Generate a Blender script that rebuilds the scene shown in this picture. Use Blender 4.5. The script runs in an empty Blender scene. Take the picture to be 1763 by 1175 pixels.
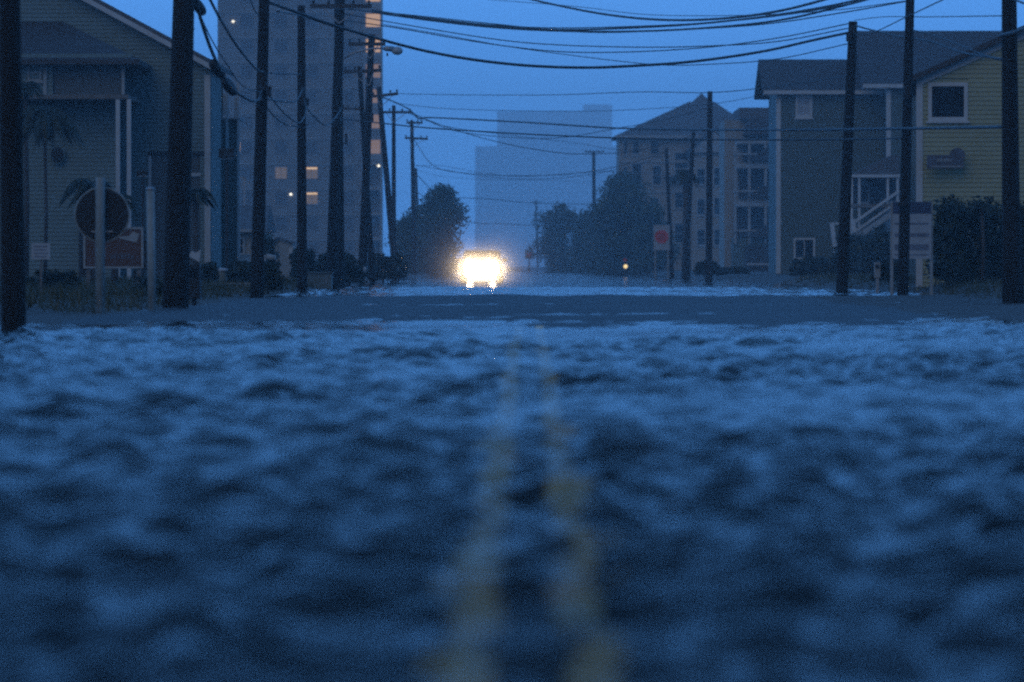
import bpy, math, random
import numpy as np
from mathutils import Vector, Matrix

random.seed(7)
scene = bpy.context.scene
col = scene.collection
R = math.radians

# ------------------------------------------------------------------ camera
# photograph 1763 px wide; focal length in photo pixels F, vanishing point (VX, HY),
# eye height H above the flood water (z = 0). +Y runs down the road.
F, VX, HY, H = 8000.0, 911.0, 458.0, 0.70
PW, PH = 1763.0, 1175.0
cam_d = bpy.data.cameras.new('camera')
cam = bpy.data.objects.new('camera', cam_d)
col.objects.link(cam)
scene.camera = cam
cam_d.sensor_fit = 'HORIZONTAL'
cam_d.sensor_width = 36.0
cam_d.lens = 36.0 * F / PW
cam_d.clip_start = 0.2
cam_d.clip_end = 6000.0
cam.location = (0, 0, H)
pitch = math.atan((PH / 2 - HY) / F)          # looks down a little
yaw = math.atan((VX - PW / 2) / F)            # and a touch left of the road
cam.rotation_euler = (R(90) - pitch, 0, yaw)
cam_d.dof.use_dof = True
cam_d.dof.focus_distance = 120.0
cam_d.dof.aperture_fstop = 2.6

# ------------------------------------------------------------------ world, sun, exposure
world = bpy.data.worlds.new('World')
scene.world = world
world.use_nodes = True
wn, wl = world.node_tree.nodes, world.node_tree.links
wn.clear()
w_out = wn.new('ShaderNodeOutputWorld')
w_sky = wn.new('ShaderNodeTexSky')
w_sky.sky_type = 'NISHITA'
w_sky.sun_disc = False
w_sky.sun_elevation = R(1.0)
w_sky.sun_rotation = R(200)
w_sky.ozone_density = 4.0
w_bg1 = wn.new('ShaderNodeBackground')
w_bg1.inputs['Strength'].default_value = 0.012
w_bg2 = wn.new('ShaderNodeBackground')        # the even rain-cloud deck at blue hour
# first light lies ahead, down the road: the deck is lightest there and fades overhead and behind
w_tc = wn.new('ShaderNodeTexCoord'); w_sep = wn.new('ShaderNodeSeparateXYZ')
wl.new(w_tc.outputs['Generated'], w_sep.inputs[0])
w_y = wn.new('ShaderNodeMapRange'); w_y.interpolation_type = 'SMOOTHSTEP'
for k, v in (('From Min', -1.0), ('From Max', 1.0), ('To Min', 0.30), ('To Max', 1.0)): w_y.inputs[k].default_value = v
w_z = wn.new('ShaderNodeMapRange'); w_z.interpolation_type = 'SMOOTHSTEP'
for k, v in (('From Min', -0.1), ('From Max', 0.75), ('To Min', 1.0), ('To Max', 0.30)): w_z.inputs[k].default_value = v
wl.new(w_sep.outputs['Y'], w_y.inputs['Value']); wl.new(w_sep.outputs['Z'], w_z.inputs['Value'])
w_m = wn.new('ShaderNodeMath'); w_m.operation = 'MULTIPLY'
wl.new(w_y.outputs[0], w_m.inputs[0]); wl.new(w_z.outputs[0], w_m.inputs[1])
w_bg2.inputs['Color'].default_value = (0.178, 0.655, 1.74, 1)
wl.new(w_m.outputs[0], w_bg2.inputs['Strength'])
w_add = wn.new('ShaderNodeAddShader')
wl.new(w_sky.outputs[0], w_bg1.inputs['Color'])
wl.new(w_bg1.outputs[0], w_add.inputs[0])
wl.new(w_bg2.outputs[0], w_add.inputs[1])
wl.new(w_add.outputs[0], w_out.inputs['Surface'])

sun_d = bpy.data.lights.new('sun', 'SUN')
sun_d.energy = 0.28
sun_d.angle = R(45)
sun_d.color = (1.0, 0.88, 0.58)
sun = bpy.data.objects.new('sun', sun_d)
sun.rotation_euler = (R(58), 0, R(-20))       # weak warm fill added behind the camera
col.objects.link(sun)

scene.view_settings.view_transform = 'Standard'
scene.view_settings.look = 'None'
scene.view_settings.exposure = 0.0
scene.view_settings.gamma = 1.0
scene.view_settings.use_curve_mapping = False
scene.render.engine = 'CYCLES'
cy = scene.cycles
cy.use_denoising = False
cy.filter_width = 2.3
cy.max_bounces = 8
cy.diffuse_bounces = 2
cy.glossy_bounces = 3
cy.transmission_bounces = 4
cy.transparent_max_bounces = 8
cy.volume_bounces = 1
cy.caustics_reflective = False
cy.caustics_refractive = False
cy.sample_clamp_indirect = 2.0
cy.sample_clamp_direct = 25.0

# ------------------------------------------------------------------ helpers
def P(px, py, Y):
    """photo pixel at distance Y down the road -> world point"""
    return Vector(((px - VX) / F * Y, Y, H + (HY - py) / F * Y))

def PX(px, Y): return (px - VX) / F * Y
def PZ(py, Y): return H + (HY - py) / F * Y

def tag(o, label=None, cat=None, group=None, kind=None):
    if label: o['label'] = label
    if cat: o['category'] = cat
    if group: o['group'] = group
    if kind: o['kind'] = kind
    return o

def thing(name, loc, label, cat, group=None, rz=0.0):
    o = bpy.data.objects.new(name, None)
    o.empty_display_size = 0.3
    o.location = loc
    o.rotation_euler = (0, 0, rz)
    col.objects.link(o)
    return tag(o, label, cat, group)

def off(o):
    v = Vector((0, 0, 0))
    while o is not None:
        v += o.location
        o = o.parent
    return v

class MB:
    """collects shapes; build() links them as one mesh object"""
    def __init__(s): s.v = []; s.f = []; s.sm = []
    def poly(s, pts, faces, smooth=False):
        b = len(s.v)
        s.v += [tuple(p) for p in pts]
        s.f += [tuple(b + i for i in f) for f in faces]
        s.sm += [smooth] * len(faces)
        return s
    def box(s, x0, x1, y0, y1, z0, z1):
        if x0 > x1: x0, x1 = x1, x0
        if y0 > y1: y0, y1 = y1, y0
        if z0 > z1: z0, z1 = z1, z0
        p = [(x0,y0,z0),(x1,y0,z0),(x1,y1,z0),(x0,y1,z0),(x0,y0,z1),(x1,y0,z1),(x1,y1,z1),(x0,y1,z1)]
        return s.poly(p, [(0,3,2,1),(4,5,6,7),(0,1,5,4),(1,2,6,5),(2,3,7,6),(3,0,4,7)])
    def prism(s, poly, y0, y1):
        """polygon of (x, z) extruded from y0 to y1"""
        n = len(poly)
        p = [(x, y0, z) for x, z in poly] + [(x, y1, z) for x, z in poly]
        fs = [tuple(range(n)), tuple(range(2*n-1, n-1, -1))]
        fs += [(i, i+n, (i+1) % n + n, (i+1) % n) for i in range(n)]
        return s.poly(p, fs)
    def prism_x(s, poly, x0, x1):
        """polygon of (y, z) extruded from x0 to x1"""
        n = len(poly)
        p = [(x0, y, z) for y, z in poly] + [(x1, y, z) for y, z in poly]
        fs = [tuple(range(n-1, -1, -1)), tuple(range(n, 2*n))]
        fs += [(i, (i+1) % n, (i+1) % n + n, i+n) for i in range(n)]
        return s.poly(p, fs)
    def beam(s, a, b, w, h):
        """square bar from a to b"""
        a, b = Vector(a), Vector(b); d = (b - a).normalized()
        up = Vector((0,0,1)) if abs(d.z) < .95 else Vector((1,0,0))
        sx = d.cross(up).normalized() * (w/2); sz = sx.cross(d).normalized() * (h/2)
        p = [q + i*sx + j*sz for q in (a, b) for i, j in ((-1,-1),(1,-1),(1,1),(-1,1))]
        return s.poly(p, [(3,2,1,0),(4,5,6,7),(0,1,5,4),(1,2,6,5),(2,3,7,6),(3,0,4,7)])
    def tube(s, pts, rad, n=10, cap=True, smooth=True):
        pts = [Vector(p) for p in pts]
        if not hasattr(rad, '__len__'): rad = [rad] * len(pts)
        vs, fs = [], []
        pu = None
        for i, p in enumerate(pts):
            d = (pts[min(i+1, len(pts)-1)] - pts[max(i-1, 0)]).normalized()
            if pu is None:
                up = Vector((0,1,0)) if abs(d.y) < .9 else Vector((1,0,0))
                pu = d.cross(up).normalized()
            pu = (pu - d * pu.dot(d)).normalized()
            w = d.cross(pu)
            for k in range(n):
                a = 2*math.pi*k/n
                vs.append(p + (pu*math.cos(a) + w*math.sin(a)) * rad[i])
        for i in range(len(pts)-1):
            for k in range(n):
                fs.append((i*n+k, i*n+(k+1) % n, (i+1)*n+(k+1) % n, (i+1)*n+k))
        if cap:
            fs.append(tuple(range(n-1, -1, -1)))
            fs.append(tuple((len(pts)-1)*n + k for k in range(n)))
        return s.poly(vs, fs, smooth)
    def disc(s, c, r, depth, n=36, axis='y'):
        c = Vector(c)
        d = Vector((0, depth/2, 0)) if axis == 'y' else Vector((0, 0, depth/2)) if axis == 'z' else Vector((depth/2, 0, 0))
        return s.tube([c - d, c + d], r, n, True, False)
    def ball(s, c, rx, ry, rz, n=12, m=8):
        vs, fs = [], []
        for i in range(m+1):
            t = math.pi*i/m
            for k in range(n):
                a = 2*math.pi*k/n
                vs.append((c[0]+rx*math.sin(t)*math.cos(a), c[1]+ry*math.sin(t)*math.sin(a), c[2]+rz*math.cos(t)))
        for i in range(m):
            for k in range(n):
                fs.append((i*n+k, (i+1)*n+k, (i+1)*n+(k+1) % n, i*n+(k+1) % n))
        return s.poly(vs, fs, True)
    def build(s, name, mat, parent=None, local=False, bevel=0.0):
        me = bpy.data.meshes.new(name)
        o0 = Vector((0,0,0)) if (local or parent is None) else off(parent)
        me.from_pydata([(x-o0.x, y-o0.y, z-o0.z) for x, y, z in s.v], [], s.f)
        me.polygons.foreach_set('use_smooth', s.sm)
        me.materials.append(mat)
        me.validate()
        o = bpy.data.objects.new(name, me)
        col.objects.link(o)
        if parent is not None: o.parent = parent
        if bevel:
            b = o.modifiers.new('bevel', 'BEVEL'); b.width = bevel; b.segments = 2; b.limit_method = 'ANGLE'
        return o

def np_mesh(name, verts, faces, mat, parent=None, smooth=False):
    """fast mesh from numpy arrays (faces: n x 3 or n x 4)"""
    me = bpy.data.meshes.new(name)
    k = faces.shape[1]
    if parent is not None:
        o0 = off(parent); verts = verts - np.array([o0.x, o0.y, o0.z])
    me.vertices.add(len(verts)); me.vertices.foreach_set('co', verts.astype(np.float32).ravel())
    me.loops.add(faces.size); me.loops.foreach_set('vertex_index', faces.astype(np.int32).ravel())
    me.polygons.add(len(faces))
    me.polygons.foreach_set('loop_start', np.arange(0, faces.size, k, dtype=np.int32))
    me.polygons.foreach_set('use_smooth', np.full(len(faces), smooth))
    me.materials.append(mat)
    me.update(calc_edges=True)
    o = bpy.data.objects.new(name, me)
    col.objects.link(o)
    if parent is not None: o.parent = parent
    return o

def mat(name, c, rough=0.7, var=0.25, scale=3.0, stretch=(1,1,1), bump=0.0, bscale=20.0, metal=0.0, spec=0.5):
    m = bpy.data.materials.new(name); m.use_nodes = True
    n, l = m.node_tree.nodes, m.node_tree.links
    b = n['Principled BSDF']
    b.inputs['Roughness'].default_value = rough
    b.inputs['Metallic'].default_value = metal
    b.inputs['Specular IOR Level'].default_value = spec
    tc = n.new('ShaderNodeTexCoord'); mp = n.new('ShaderNodeMapping')
    mp.inputs['Scale'].default_value = stretch
    l.new(tc.outputs['Object'], mp.inputs['Vector'])
    nz = n.new('ShaderNodeTexNoise'); nz.inputs['Scale'].default_value = scale; nz.inputs['Detail'].default_value = 6
    l.new(mp.outputs[0], nz.inputs['Vector'])
    rp = n.new('ShaderNodeValToRGB')
    rp.color_ramp.elements[0].position = 0.3; rp.color_ramp.elements[1].position = 0.72
    rp.color_ramp.elements[0].color = tuple(x*(1-var) for x in c) + (1,)
    rp.color_ramp.elements[1].color = tuple(min(1, x*(1+var)) for x in c) + (1,)
    l.new(nz.outputs['Fac'], rp.inputs['Fac'])
    l.new(rp.outputs['Color'], b.inputs['Base Color'])
    if bump:
        n2 = n.new('ShaderNodeTexNoise'); n2.inputs['Scale'].default_value = bscale; n2.inputs['Detail'].default_value = 4
        l.new(mp.outputs[0], n2.inputs['Vector'])
        bp = n.new('ShaderNodeBump'); bp.inputs['Strength'].default_value = bump; bp.inputs['Distance'].default_value = 0.02
        l.new(n2.outputs['Fac'], bp.inputs['Height']); l.new(bp.outputs[0], b.inputs['Normal'])
    return m

def emit(name, c, strength):
    m = bpy.data.materials.new(name); m.use_nodes = True
    b = m.node_tree.nodes['Principled BSDF']
    b.inputs['Base Color'].default_value = tuple(x*.6 for x in c) + (1,)
    b.inputs['Emission Color'].default_value = c + (1,)
    b.inputs['Emission Strength'].default_value = strength
    return m

def leaf_mat(name, c, c2):
    m = bpy.data.materials.new(name); m.use_nodes = True
    n, l = m.node_tree.nodes, m.node_tree.links
    b = n['Principled BSDF']; b.inputs['Roughness'].default_value = 0.5
    b.inputs['Specular IOR Level'].default_value = 0.3
    g = n.new('ShaderNodeNewGeometry'); rp = n.new('ShaderNodeValToRGB')
    rp.color_ramp.elements[0].color = c + (1,); rp.color_ramp.elements[1].color = c2 + (1,)
    l.new(g.outputs['Random Per Island'], rp.inputs['Fac']); l.new(rp.outputs[0], b.inputs['Base Color'])
    return m

M = dict(
    wood=mat('weathered_pole_wood', (0.012, 0.0095, 0.008), .95, .45, 2.5, (6, 6, .35), .5, 12),
    arm=mat('crossarm_wood', (0.06, 0.048, 0.04), .85, .4, 4, (1, 6, 6)),
    cable=mat('cable_rubber', (0.02, 0.02, 0.022), .6, .2),
    gal=mat('galvanised_steel', (0.36, 0.37, 0.38), .45, .2, 6, metal=.6),
    post=mat('pale_sign_post', (0.26, 0.29, 0.28), .6, .18, 5, (3, 3, 1)),
    dark=mat('dark_enamel', (0.016, 0.017, 0.018), .75, .3),
    signback=mat('sign_back', (0.010, 0.010, 0.011), .7, .4, 4),
    white=mat('white_trim_paint', (0.50, 0.52, 0.52), .55, .1, 2),
    whiteold=mat('old_white_paint', (0.30, 0.32, 0.32), .6, .2, 3),
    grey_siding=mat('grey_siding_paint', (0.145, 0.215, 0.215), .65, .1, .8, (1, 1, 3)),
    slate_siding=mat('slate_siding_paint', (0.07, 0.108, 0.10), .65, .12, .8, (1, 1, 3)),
    yellow_siding=mat('pale_yellow_siding_paint', (0.33, 0.345, 0.21), .65, .1, .8, (1, 1, 3)),
    cream=mat('cream_stucco', (0.28, 0.255, 0.21), .75, .12, .6),
    condo=mat('tan_condo_render', (0.185, 0.165, 0.135), .8, .15, .25),
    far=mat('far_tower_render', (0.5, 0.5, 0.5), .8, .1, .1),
    shingle=mat('dark_roof_shingle', (0.055, 0.05, 0.05), .85, .35, 5, (1, 1, 3), .4, 25),
    shingle2=mat('grey_roof_shingle', (0.10, 0.095, 0.095), .85, .3, 5, (1, 1, 3), .4, 25),
    condoglass=mat('dull_condo_glass', (0.10, 0.09, 0.08), .5, .2, 1.0, spec=.1),  # rough pane colour with little gloss
    glass=mat('dark_window_glass', (0.012, 0.014, 0.016), .15, .1, spec=.12),
    paleglass=mat('pale_blind_behind_glass', (0.35, 0.36, 0.38), .2, .1),
    void=mat('dark_fill_and_recess_shade', (0.04, 0.042, 0.045), .9, .3),  # near-black for doors and beams; also paints in porch recess shade
    screen=mat('insect_screen_and_carport_shade', (0.10, 0.115, 0.12), .8, .15, 6),  # porch screen colour, also used for the painted carport shade
    deck=mat('weathered_deck_timber', (0.16, 0.15, 0.14), .8, .3, 4, (1, 5, 5)),
    conc=mat('old_concrete', (0.30, 0.30, 0.28), .85, .25, 3, bump=.3),
    asphalt=mat('wet_asphalt', (0.03, 0.031, 0.033), .6, .35, 1.2, bump=.5, bscale=14, spec=.25),
    paint_y=mat('worn_yellow_road_paint', (0.95, 0.52, 0.20), .55, .3, 6),
    paint_w=mat('worn_white_road_paint', (0.6, 0.6, 0.58), .55, .35, 6),
    soil=mat('wet_verge_ground', (0.045, 0.042, 0.034), .8, .45, .9, bump=.4, bscale=8),
    grass=leaf_mat('verge_grass_blades', (0.035, 0.05, 0.02), (0.09, 0.09, 0.045)),
    leaf=leaf_mat('tree_leaves', (0.022, 0.042, 0.018), (0.065, 0.09, 0.035)),
    leaf2=leaf_mat('shrub_leaves', (0.009, 0.018, 0.008), (0.03, 0.042, 0.018)),
    frond=leaf_mat('palm_fronds', (0.012, 0.02, 0.01), (0.035, 0.042, 0.02)),
    bark=mat('tree_bark', (0.06, 0.05, 0.042), .9, .35, 4, (3, 3, .6), .5, 10),
    orange=mat('orange_sign_paint', (0.09, 0.04, 0.028), .6, .2, 3),
    red=mat('red_sign_paint', (0.62, 0.06, 0.04), .5, .15, 4),
    navy=mat('navy_sign_paint', (0.03, 0.045, 0.10), .55, .2),
    ink=mat('faded_sign_lettering', (0.15, 0.17, 0.22), .6, .3),
    palesign=mat('pale_sign_board', (0.36, 0.38, 0.40), .55, .12, 3),
    plaque=mat('dark_wood_plaque', (0.10, 0.105, 0.13), .7, .25, 4),
    carpaint=mat('dark_grey_car_paint', (0.03, 0.032, 0.036), .25, .1, metal=.4),
    tyre=mat('tyre_rubber', (0.02, 0.02, 0.02), .85, .2),
    cabinet=mat('green_grey_cabinet_paint', (0.17, 0.21, 0.20), .6, .15, 3),
    board=mat('white_surfboard_gloss', (0.78, 0.80, 0.80), .3, .08),
    lamp_glass=mat('street_lamp_glass', (0.45, 0.48, 0.50), .25, .1),
    lens=emit('lit_headlamp', (1.0, 0.86, 0.62), 22.0),
    warm=emit('warm_lit_room', (1.0, 0.60, 0.24), 0.9),
    warmdim=emit('dim_lit_room', (1.0, 0.62, 0.30), 0.06),
    warmstrip=emit('corridor_lamp_strip', (1.0, 0.66, 0.32), 0.9),
    spot=emit('small_bright_lamp', (1.0, 0.92, 0.72), 2.0),
    amber=emit('amber_flasher', (1.0, 0.72, 0.30), 1.2),
    redlit=emit('dim_red_lamp', (0.45, 0.06, 0.05), 0.05),
)

def water_material():
    m = bpy.data.materials.new('flood_water'); m.use_nodes = True
    n, l = m.node_tree.nodes, m.node_tree.links
    n.clear()
    out = n.new('ShaderNodeOutputMaterial')
    tr = n.new('ShaderNodeBsdfTransparent'); tr.inputs['Color'].default_value = (0.95, 0.96, 0.95, 1)
    gl = n.new('ShaderNodeBsdfGlossy'); gl.inputs['Roughness'].default_value = 0.07
    df = n.new('ShaderNodeBsdfDiffuse'); df.inputs['Color'].default_value = (0.030, 0.036, 0.034, 1)
    fr = n.new('ShaderNodeFresnel'); fr.inputs['IOR'].default_value = 1.333
    tc = n.new('ShaderNodeTexCoord')
    mp = n.new('ShaderNodeMapping'); mp.inputs['Scale'].default_value = (0.75, 1.6, 1.0)
    nz = n.new('ShaderNodeTexNoise'); nz.inputs['Scale'].default_value = 7.0; nz.inputs['Detail'].default_value = 3
    bp = n.new('ShaderNodeBump'); bp.inputs['Strength'].default_value = 0.6; bp.inputs['Distance'].default_value = 0.012
    l.new(tc.outputs['Object'], mp.inputs['Vector']); l.new(mp.outputs[0], nz.inputs['Vector'])
    l.new(nz.outputs['Fac'], bp.inputs['Height'])
    for s in (gl, fr, df): l.new(bp.outputs[0], s.inputs['Normal'])
    body = n.new('ShaderNodeMixShader'); body.inputs['Fac'].default_value = 0.05
    l.new(tr.outputs[0], body.inputs[1]); l.new(df.outputs[0], body.inputs[2])
    mx = n.new('ShaderNodeMixShader')
    sc_ = n.new('ShaderNodeMath'); sc_.operation = 'MULTIPLY'; sc_.inputs[1].default_value = 0.74
    l.new(fr.outputs[0], sc_.inputs[0]); l.new(sc_.outputs[0], mx.inputs['Fac']); l.new(body.outputs[0], mx.inputs[1]); l.new(gl.outputs[0], mx.inputs[2])
    l.new(mx.outputs[0], out.inputs['Surface'])
    return m
M['water'] = water_material()

# ------------------------------------------------------------------ ground, road, water
rng = np.random.default_rng(11)
def sines(x, y, lams, seed, spread=math.pi):
    g = np.random.default_rng(seed); z = np.zeros_like(x)
    for L in lams:
        a = g.uniform(-spread, spread); ph = g.uniform(0, 6.28)
        z += np.sin((x*math.cos(a) + y*math.sin(a)) * 2*math.pi/L + ph)
    return z / math.sqrt(len(lams))

def centre(y):
    t = np.clip((y - 250) / 550, 0, 4)
    return -6.6 * t * t

def sstep(a, b, x):
    t = np.clip((x - a) / (b - a), 0, 1); return t*t*(3-2*t)

def ground_z(x, y):
    x = np.asarray(x, float); y = np.asarray(y, float)
    u = x - centre(y)
    z = -0.085 - 0.07 * np.clip(np.abs(u) / 5.6, 0, 1.4)**2
    yw = y + 4.5 * sines(x, y*0, (0.9, 1.6, 2.2, 3.7, 6.1, 9.7), 8)
    hump = sstep(44, 64, yw) * (1 - sstep(100, 124, yw))
    z = z + hump * (0.118 + 0.07 * np.clip(np.abs(u) / 5.6, 0, 1.4)**2 + 0.03 * sines(x*.35, y, (1.6, 2.1, 2.7, 3.4, 4.2, 5.3, 9.0, 14.0), 3))
    z = z + sstep(470, 640, y) * 0.5
    le = -7.3 + 1.2 * sstep(56, 64, y)
    wob = 0.25 * sines(x*0, y, (7., 13., 29.), 5)
    left = sstep(le + wob + .3, le + wob - .9, u) * 1.0
    z = np.where(u < 0, z*(1-left) + left*(0.16 + 0.012*np.clip(-u-7, 0, 15)), z)
    re = 9.2
    right = sstep(re + wob - .3, re + wob + 1.5, u)
    z = np.where(u > 0, z*(1-right) + right*(0.24 + 0.012*np.clip(u-10, 0, 15)), z)
    return z

def gz(x, y): return float(ground_z(np.array([x]), np.array([y]))[0])

def grid_faces(nr, nc):
    i = np.arange(nr-1)[:, None]*nc + np.arange(nc-1)[None, :]
    return np.stack([i, i+1, i+nc+1, i+nc], -1).reshape(-1, 4)

ys = np.concatenate([np.arange(-60, 40, 4.), np.arange(40, 150, .8), np.arange(150, 700, 5.), np.geomspace(700, 5000, 30)])
xs = np.concatenate([-np.geomspace(700, 24, 18), np.arange(-22, 22.1, .4), np.geomspace(24, 700, 18)])
gx, gy = np.meshgrid(xs, ys)
g = ground_z(gx, gy) - 0.012 * (np.abs(gx - centre(gy)) < 6.0)
o = np_mesh('ground', np.stack([gx, gy, g], -1).reshape(-1, 3), grid_faces(*gx.shape), M['soil'], smooth=True)
tag(o, kind='structure')

def strip(name, u0, u1, y0, y1, lift, m, nu=2, dy=.8):
    yy = np.arange(y0, y1, dy); uu = np.linspace(u0, u1, nu)
    U, Yv = np.meshgrid(uu, yy); X = U + centre(Yv)
    Z = ground_z(X, Yv) + lift
    o = np_mesh(name, np.stack([X, Yv, Z], -1).reshape(-1, 3), grid_faces(*U.shape), m, smooth=True)
    return tag(o, kind='structure')

road = strip('road', -5.6, 5.6, -60, 1400, 0.0, M['asphalt'], 29)
for y0, y1 in ((-60, 54), (132, 900)):          # the double line breaks at the crossing
    strip('yellow_line', -0.16, -0.07, y0, y1, 0.006, M['paint_y'])
    strip('yellow_line', 0.07, 0.16, y0, y1, 0.006, M['paint_y'])

# flood water: real waves, rows closer together near the eye
nc = 430
rows = [3.0]
while rows[-1] < 620: rows.append(rows[-1] * 1.0021 if rows[-1] < 150 else rows[-1] * 1.012)
rows = np.concatenate([np.arange(-40, 3, 1.5), np.array(rows)])
tt = np.linspace(-1, 1, nc)
half = np.where(rows < 3, 4.0, 3.6 + rows * 0.125)
wx = half[:, None] * tt[None, :]
wy = np.repeat(rows[:, None], nc, 1)
sy_, sx_ = np.gradient(rows)[:, None], (2*half/nc)[:, None]
wz = np.zeros_like(wx); gw = np.random.default_rng(21)
lams = np.geomspace(0.09, 1.5, 80)
for L in lams:
    a = gw.normal(R(84), R(46)); ph = gw.uniform(0, 6.28)
    slope = 0.092 * (1.0 if L < .42 else (.42 / L)**1.5)
    step = np.maximum(sy_*abs(math.sin(a)), sx_*abs(math.cos(a)))
    A = slope * L / (2*math.pi) * np.clip((L/step - 2.5) / 2.5, 0, 1)
    arg = (wx*math.cos(a) + wy*math.sin(a)) * 2*math.pi/L + ph
    wz += A * np.sin(arg + .45*np.sin(arg*.37 + ph*1.7))
gust = 0.85 + 0.45 * sines(wx, wy, (4., 7., 11., 17., 26.), 33)
shore = np.clip(0.25 - (ground_z(wx, wy) + 0.1) * 1.2, .12, 1)
gust = 1.1 + (gust - 1.1) * sstep(10, 30, wy)
wz *= np.clip(gust, .2, 1.5) * np.where(ground_z(wx, wy) > -0.07, .45, 1.0)
water = np_mesh('flood_water', np.stack([wx, wy, wz], -1).reshape(-1, 3), grid_faces(*wx.shape), M['water'], smooth=True)
tag(water, kind='structure')

# verge grass, both sides
def grass(name, x0, x1, y0, y1, n, h0, h1, label):
    g = np.random.default_rng(len(name) + n)
    x = g.uniform(x0, x1, n); y = g.uniform(y0, y1, n); z = ground_z(x, y)
    k = z > 0.02
    x, y, z = x[k], y[k], z[k]; n = len(x)
    h = g.uniform(h0, h1, n); a = g.uniform(0, 6.28, n); w = g.uniform(.006, .02, n); ln = g.normal(0, .5, (n, 2)) * h[:, None]
    p0 = np.stack([x - np.cos(a)*w, y - np.sin(a)*w, z - .02], -1); p1 = np.stack([x + np.cos(a)*w, y + np.sin(a)*w, z - .02], -1)
    p2 = np.stack([x + ln[:, 0], y + ln[:, 1], z + h], -1)
    v = np.stack([p0, p1, p2], 1).reshape(-1, 3); f = np.arange(3*n).reshape(-1, 3)
    o = np_mesh(name, v, f, M['grass'])
    return tag(o, label, 'grass', kind='stuff')
grass('verge_grass', -15, -5.9, 62, 150, 26000, .05, .28, 'rough dark grass on the verge under the leaning poles')
grass('lawn_grass', 9.0, 18, 80, 180, 20000, .05, .24, 'dark wet lawn in front of the yellow house and hedge')

# ------------------------------------------------------------------ foliage
def leaves(name, clumps, n, size, m, parent, seed, flat=.75):
    """n leaf faces spread through the shells of many small clumps (cx,cy,cz,r)"""
    g = np.random.default_rng(seed); c = np.array(clumps)
    w = c[:, 3]**2; idx = g.choice(len(c), n, p=w/w.sum())
    d = g.normal(size=(n, 3)); d /= np.linalg.norm(d, axis=1)[:, None]
    r = c[idx, 3] * g.uniform(.35, 1.12, n)
    p = c[idx, :3] + d * r[:, None] * np.array([1, 1, flat])
    nn = d + g.normal(0, .7, (n, 3)); nn /= np.linalg.norm(nn, axis=1)[:, None]
    t = np.cross(nn, g.normal(size=(n, 3))); t /= np.linalg.norm(t, axis=1)[:, None]
    b = np.cross(nn, t); s = size * g.uniform(.6, 1.3, n)[:, None]
    q = np.stack([p - t*s, p + b*s*.45, p + t*s, p - b*s*.45], 1).reshape(-1, 3)
    return np_mesh(name, q, np.arange(4*n).reshape(-1, 4), m, parent)

def tree(px, base_Y, top_py, px0, px1, label, seed, n=7000, leaf=.16, name='street_tree', group=None, clear=.18, lean=0):
    g = random.Random(seed); Y = base_Y
    x = PX(px, Y); z0 = gz(x, Y); top = PZ(top_py, Y); h = top - z0
    xl, xr = PX(px0, Y), PX(px1, Y); cx, rx = (xl+xr)/2, (xr-xl)/2
    t = thing(name, (x, Y, z0), label, 'tree', group)
    m = MB(); m.tube([(x, Y, z0-.2), (x+.05, Y, z0+h*.2), (cx*.3+x*.7, Y+.1, z0+h*.45), (cx*.5+x*.5, Y, z0+h*.8)], [h*.035, h*.028, h*.02, h*.008], 10)
    m.build('trunk', M['bark'], t)
    cl = []
    for k in range(34):
        u = g.random(); zz = z0 + h*(clear + (1-clear)*u*.93)
        prof = math.sin(math.pi*min(1, .18 + .80*u))**.7
        a = g.uniform(0, 6.28); q = math.sqrt(g.random())
        r = g.uniform(.12, .24) * h * (.8 if u > .8 else 1)
        cl.append((cx + math.cos(a)*q*(rx*prof - r*.5) + lean*(u-.5), Y + math.sin(a)*q*(rx*prof*.9), min(zz, top - r*.7), r))
    for k in range(7):
        c = cl[k*4]; m = MB(); zb = z0 + h*g.uniform(.2, .5)
        m.tube([(x, Y, zb), ((x+c[0])/2, (Y+c[1])/2, (zb+c[2])/2 + .1*h), c[:3]], [h*.014, h*.009, h*.003], 6)
        m.build('limb', M['bark'], t)
    leaves('crown', cl, n, leaf, M['leaf'], t, seed)
    return t

def shrub(px0, px1, top_py, Y, base_z, label, seed, n=1600, leaf=.07, name='shrub', group=None, depth=None, ragged=.25, m='leaf2'):
    g = random.Random(seed)
    xl, xr = PX(px0, Y), PX(px1, Y); top = PZ(top_py, Y); h = top - base_z
    cx, rx = (xl+xr)/2, (xr-xl)/2; dp = depth or max(.4, min(rx, 1.2))
    t = thing(name, (cx, Y, base_z), label, 'hedge' if name == 'hedge' else 'shrub', group)
    st = MB()
    for k in range(5):
        bx = cx + rx*g.uniform(-.5, .5)
        st.tube([(cx + (bx-cx)*.4, Y, base_z-.1), (bx, Y + g.uniform(-.2, .2), base_z+h*.6)], [.025, .012], 6)
    st.build('stem', M['bark'], t)
    cl = []
    k = max(10, int(9*rx/max(h, .3)) + 10)
    for i in range(k):
        u = (i + g.random())/k*2 - 1
        edge = 1 - .45*abs(u)**3
        for zf in (.25, .6, .9):
            r = h*g.uniform(.17, .27)
            cl.append((cx + u*max(.05, rx - r*.6), Y + g.uniform(-dp, dp)*.6, base_z + h*min(zf*edge*(1 + g.uniform(-ragged, ragged)), .93), r))
    leaves('foliage', cl, n, leaf, M[m], t, seed)
    return t

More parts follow.
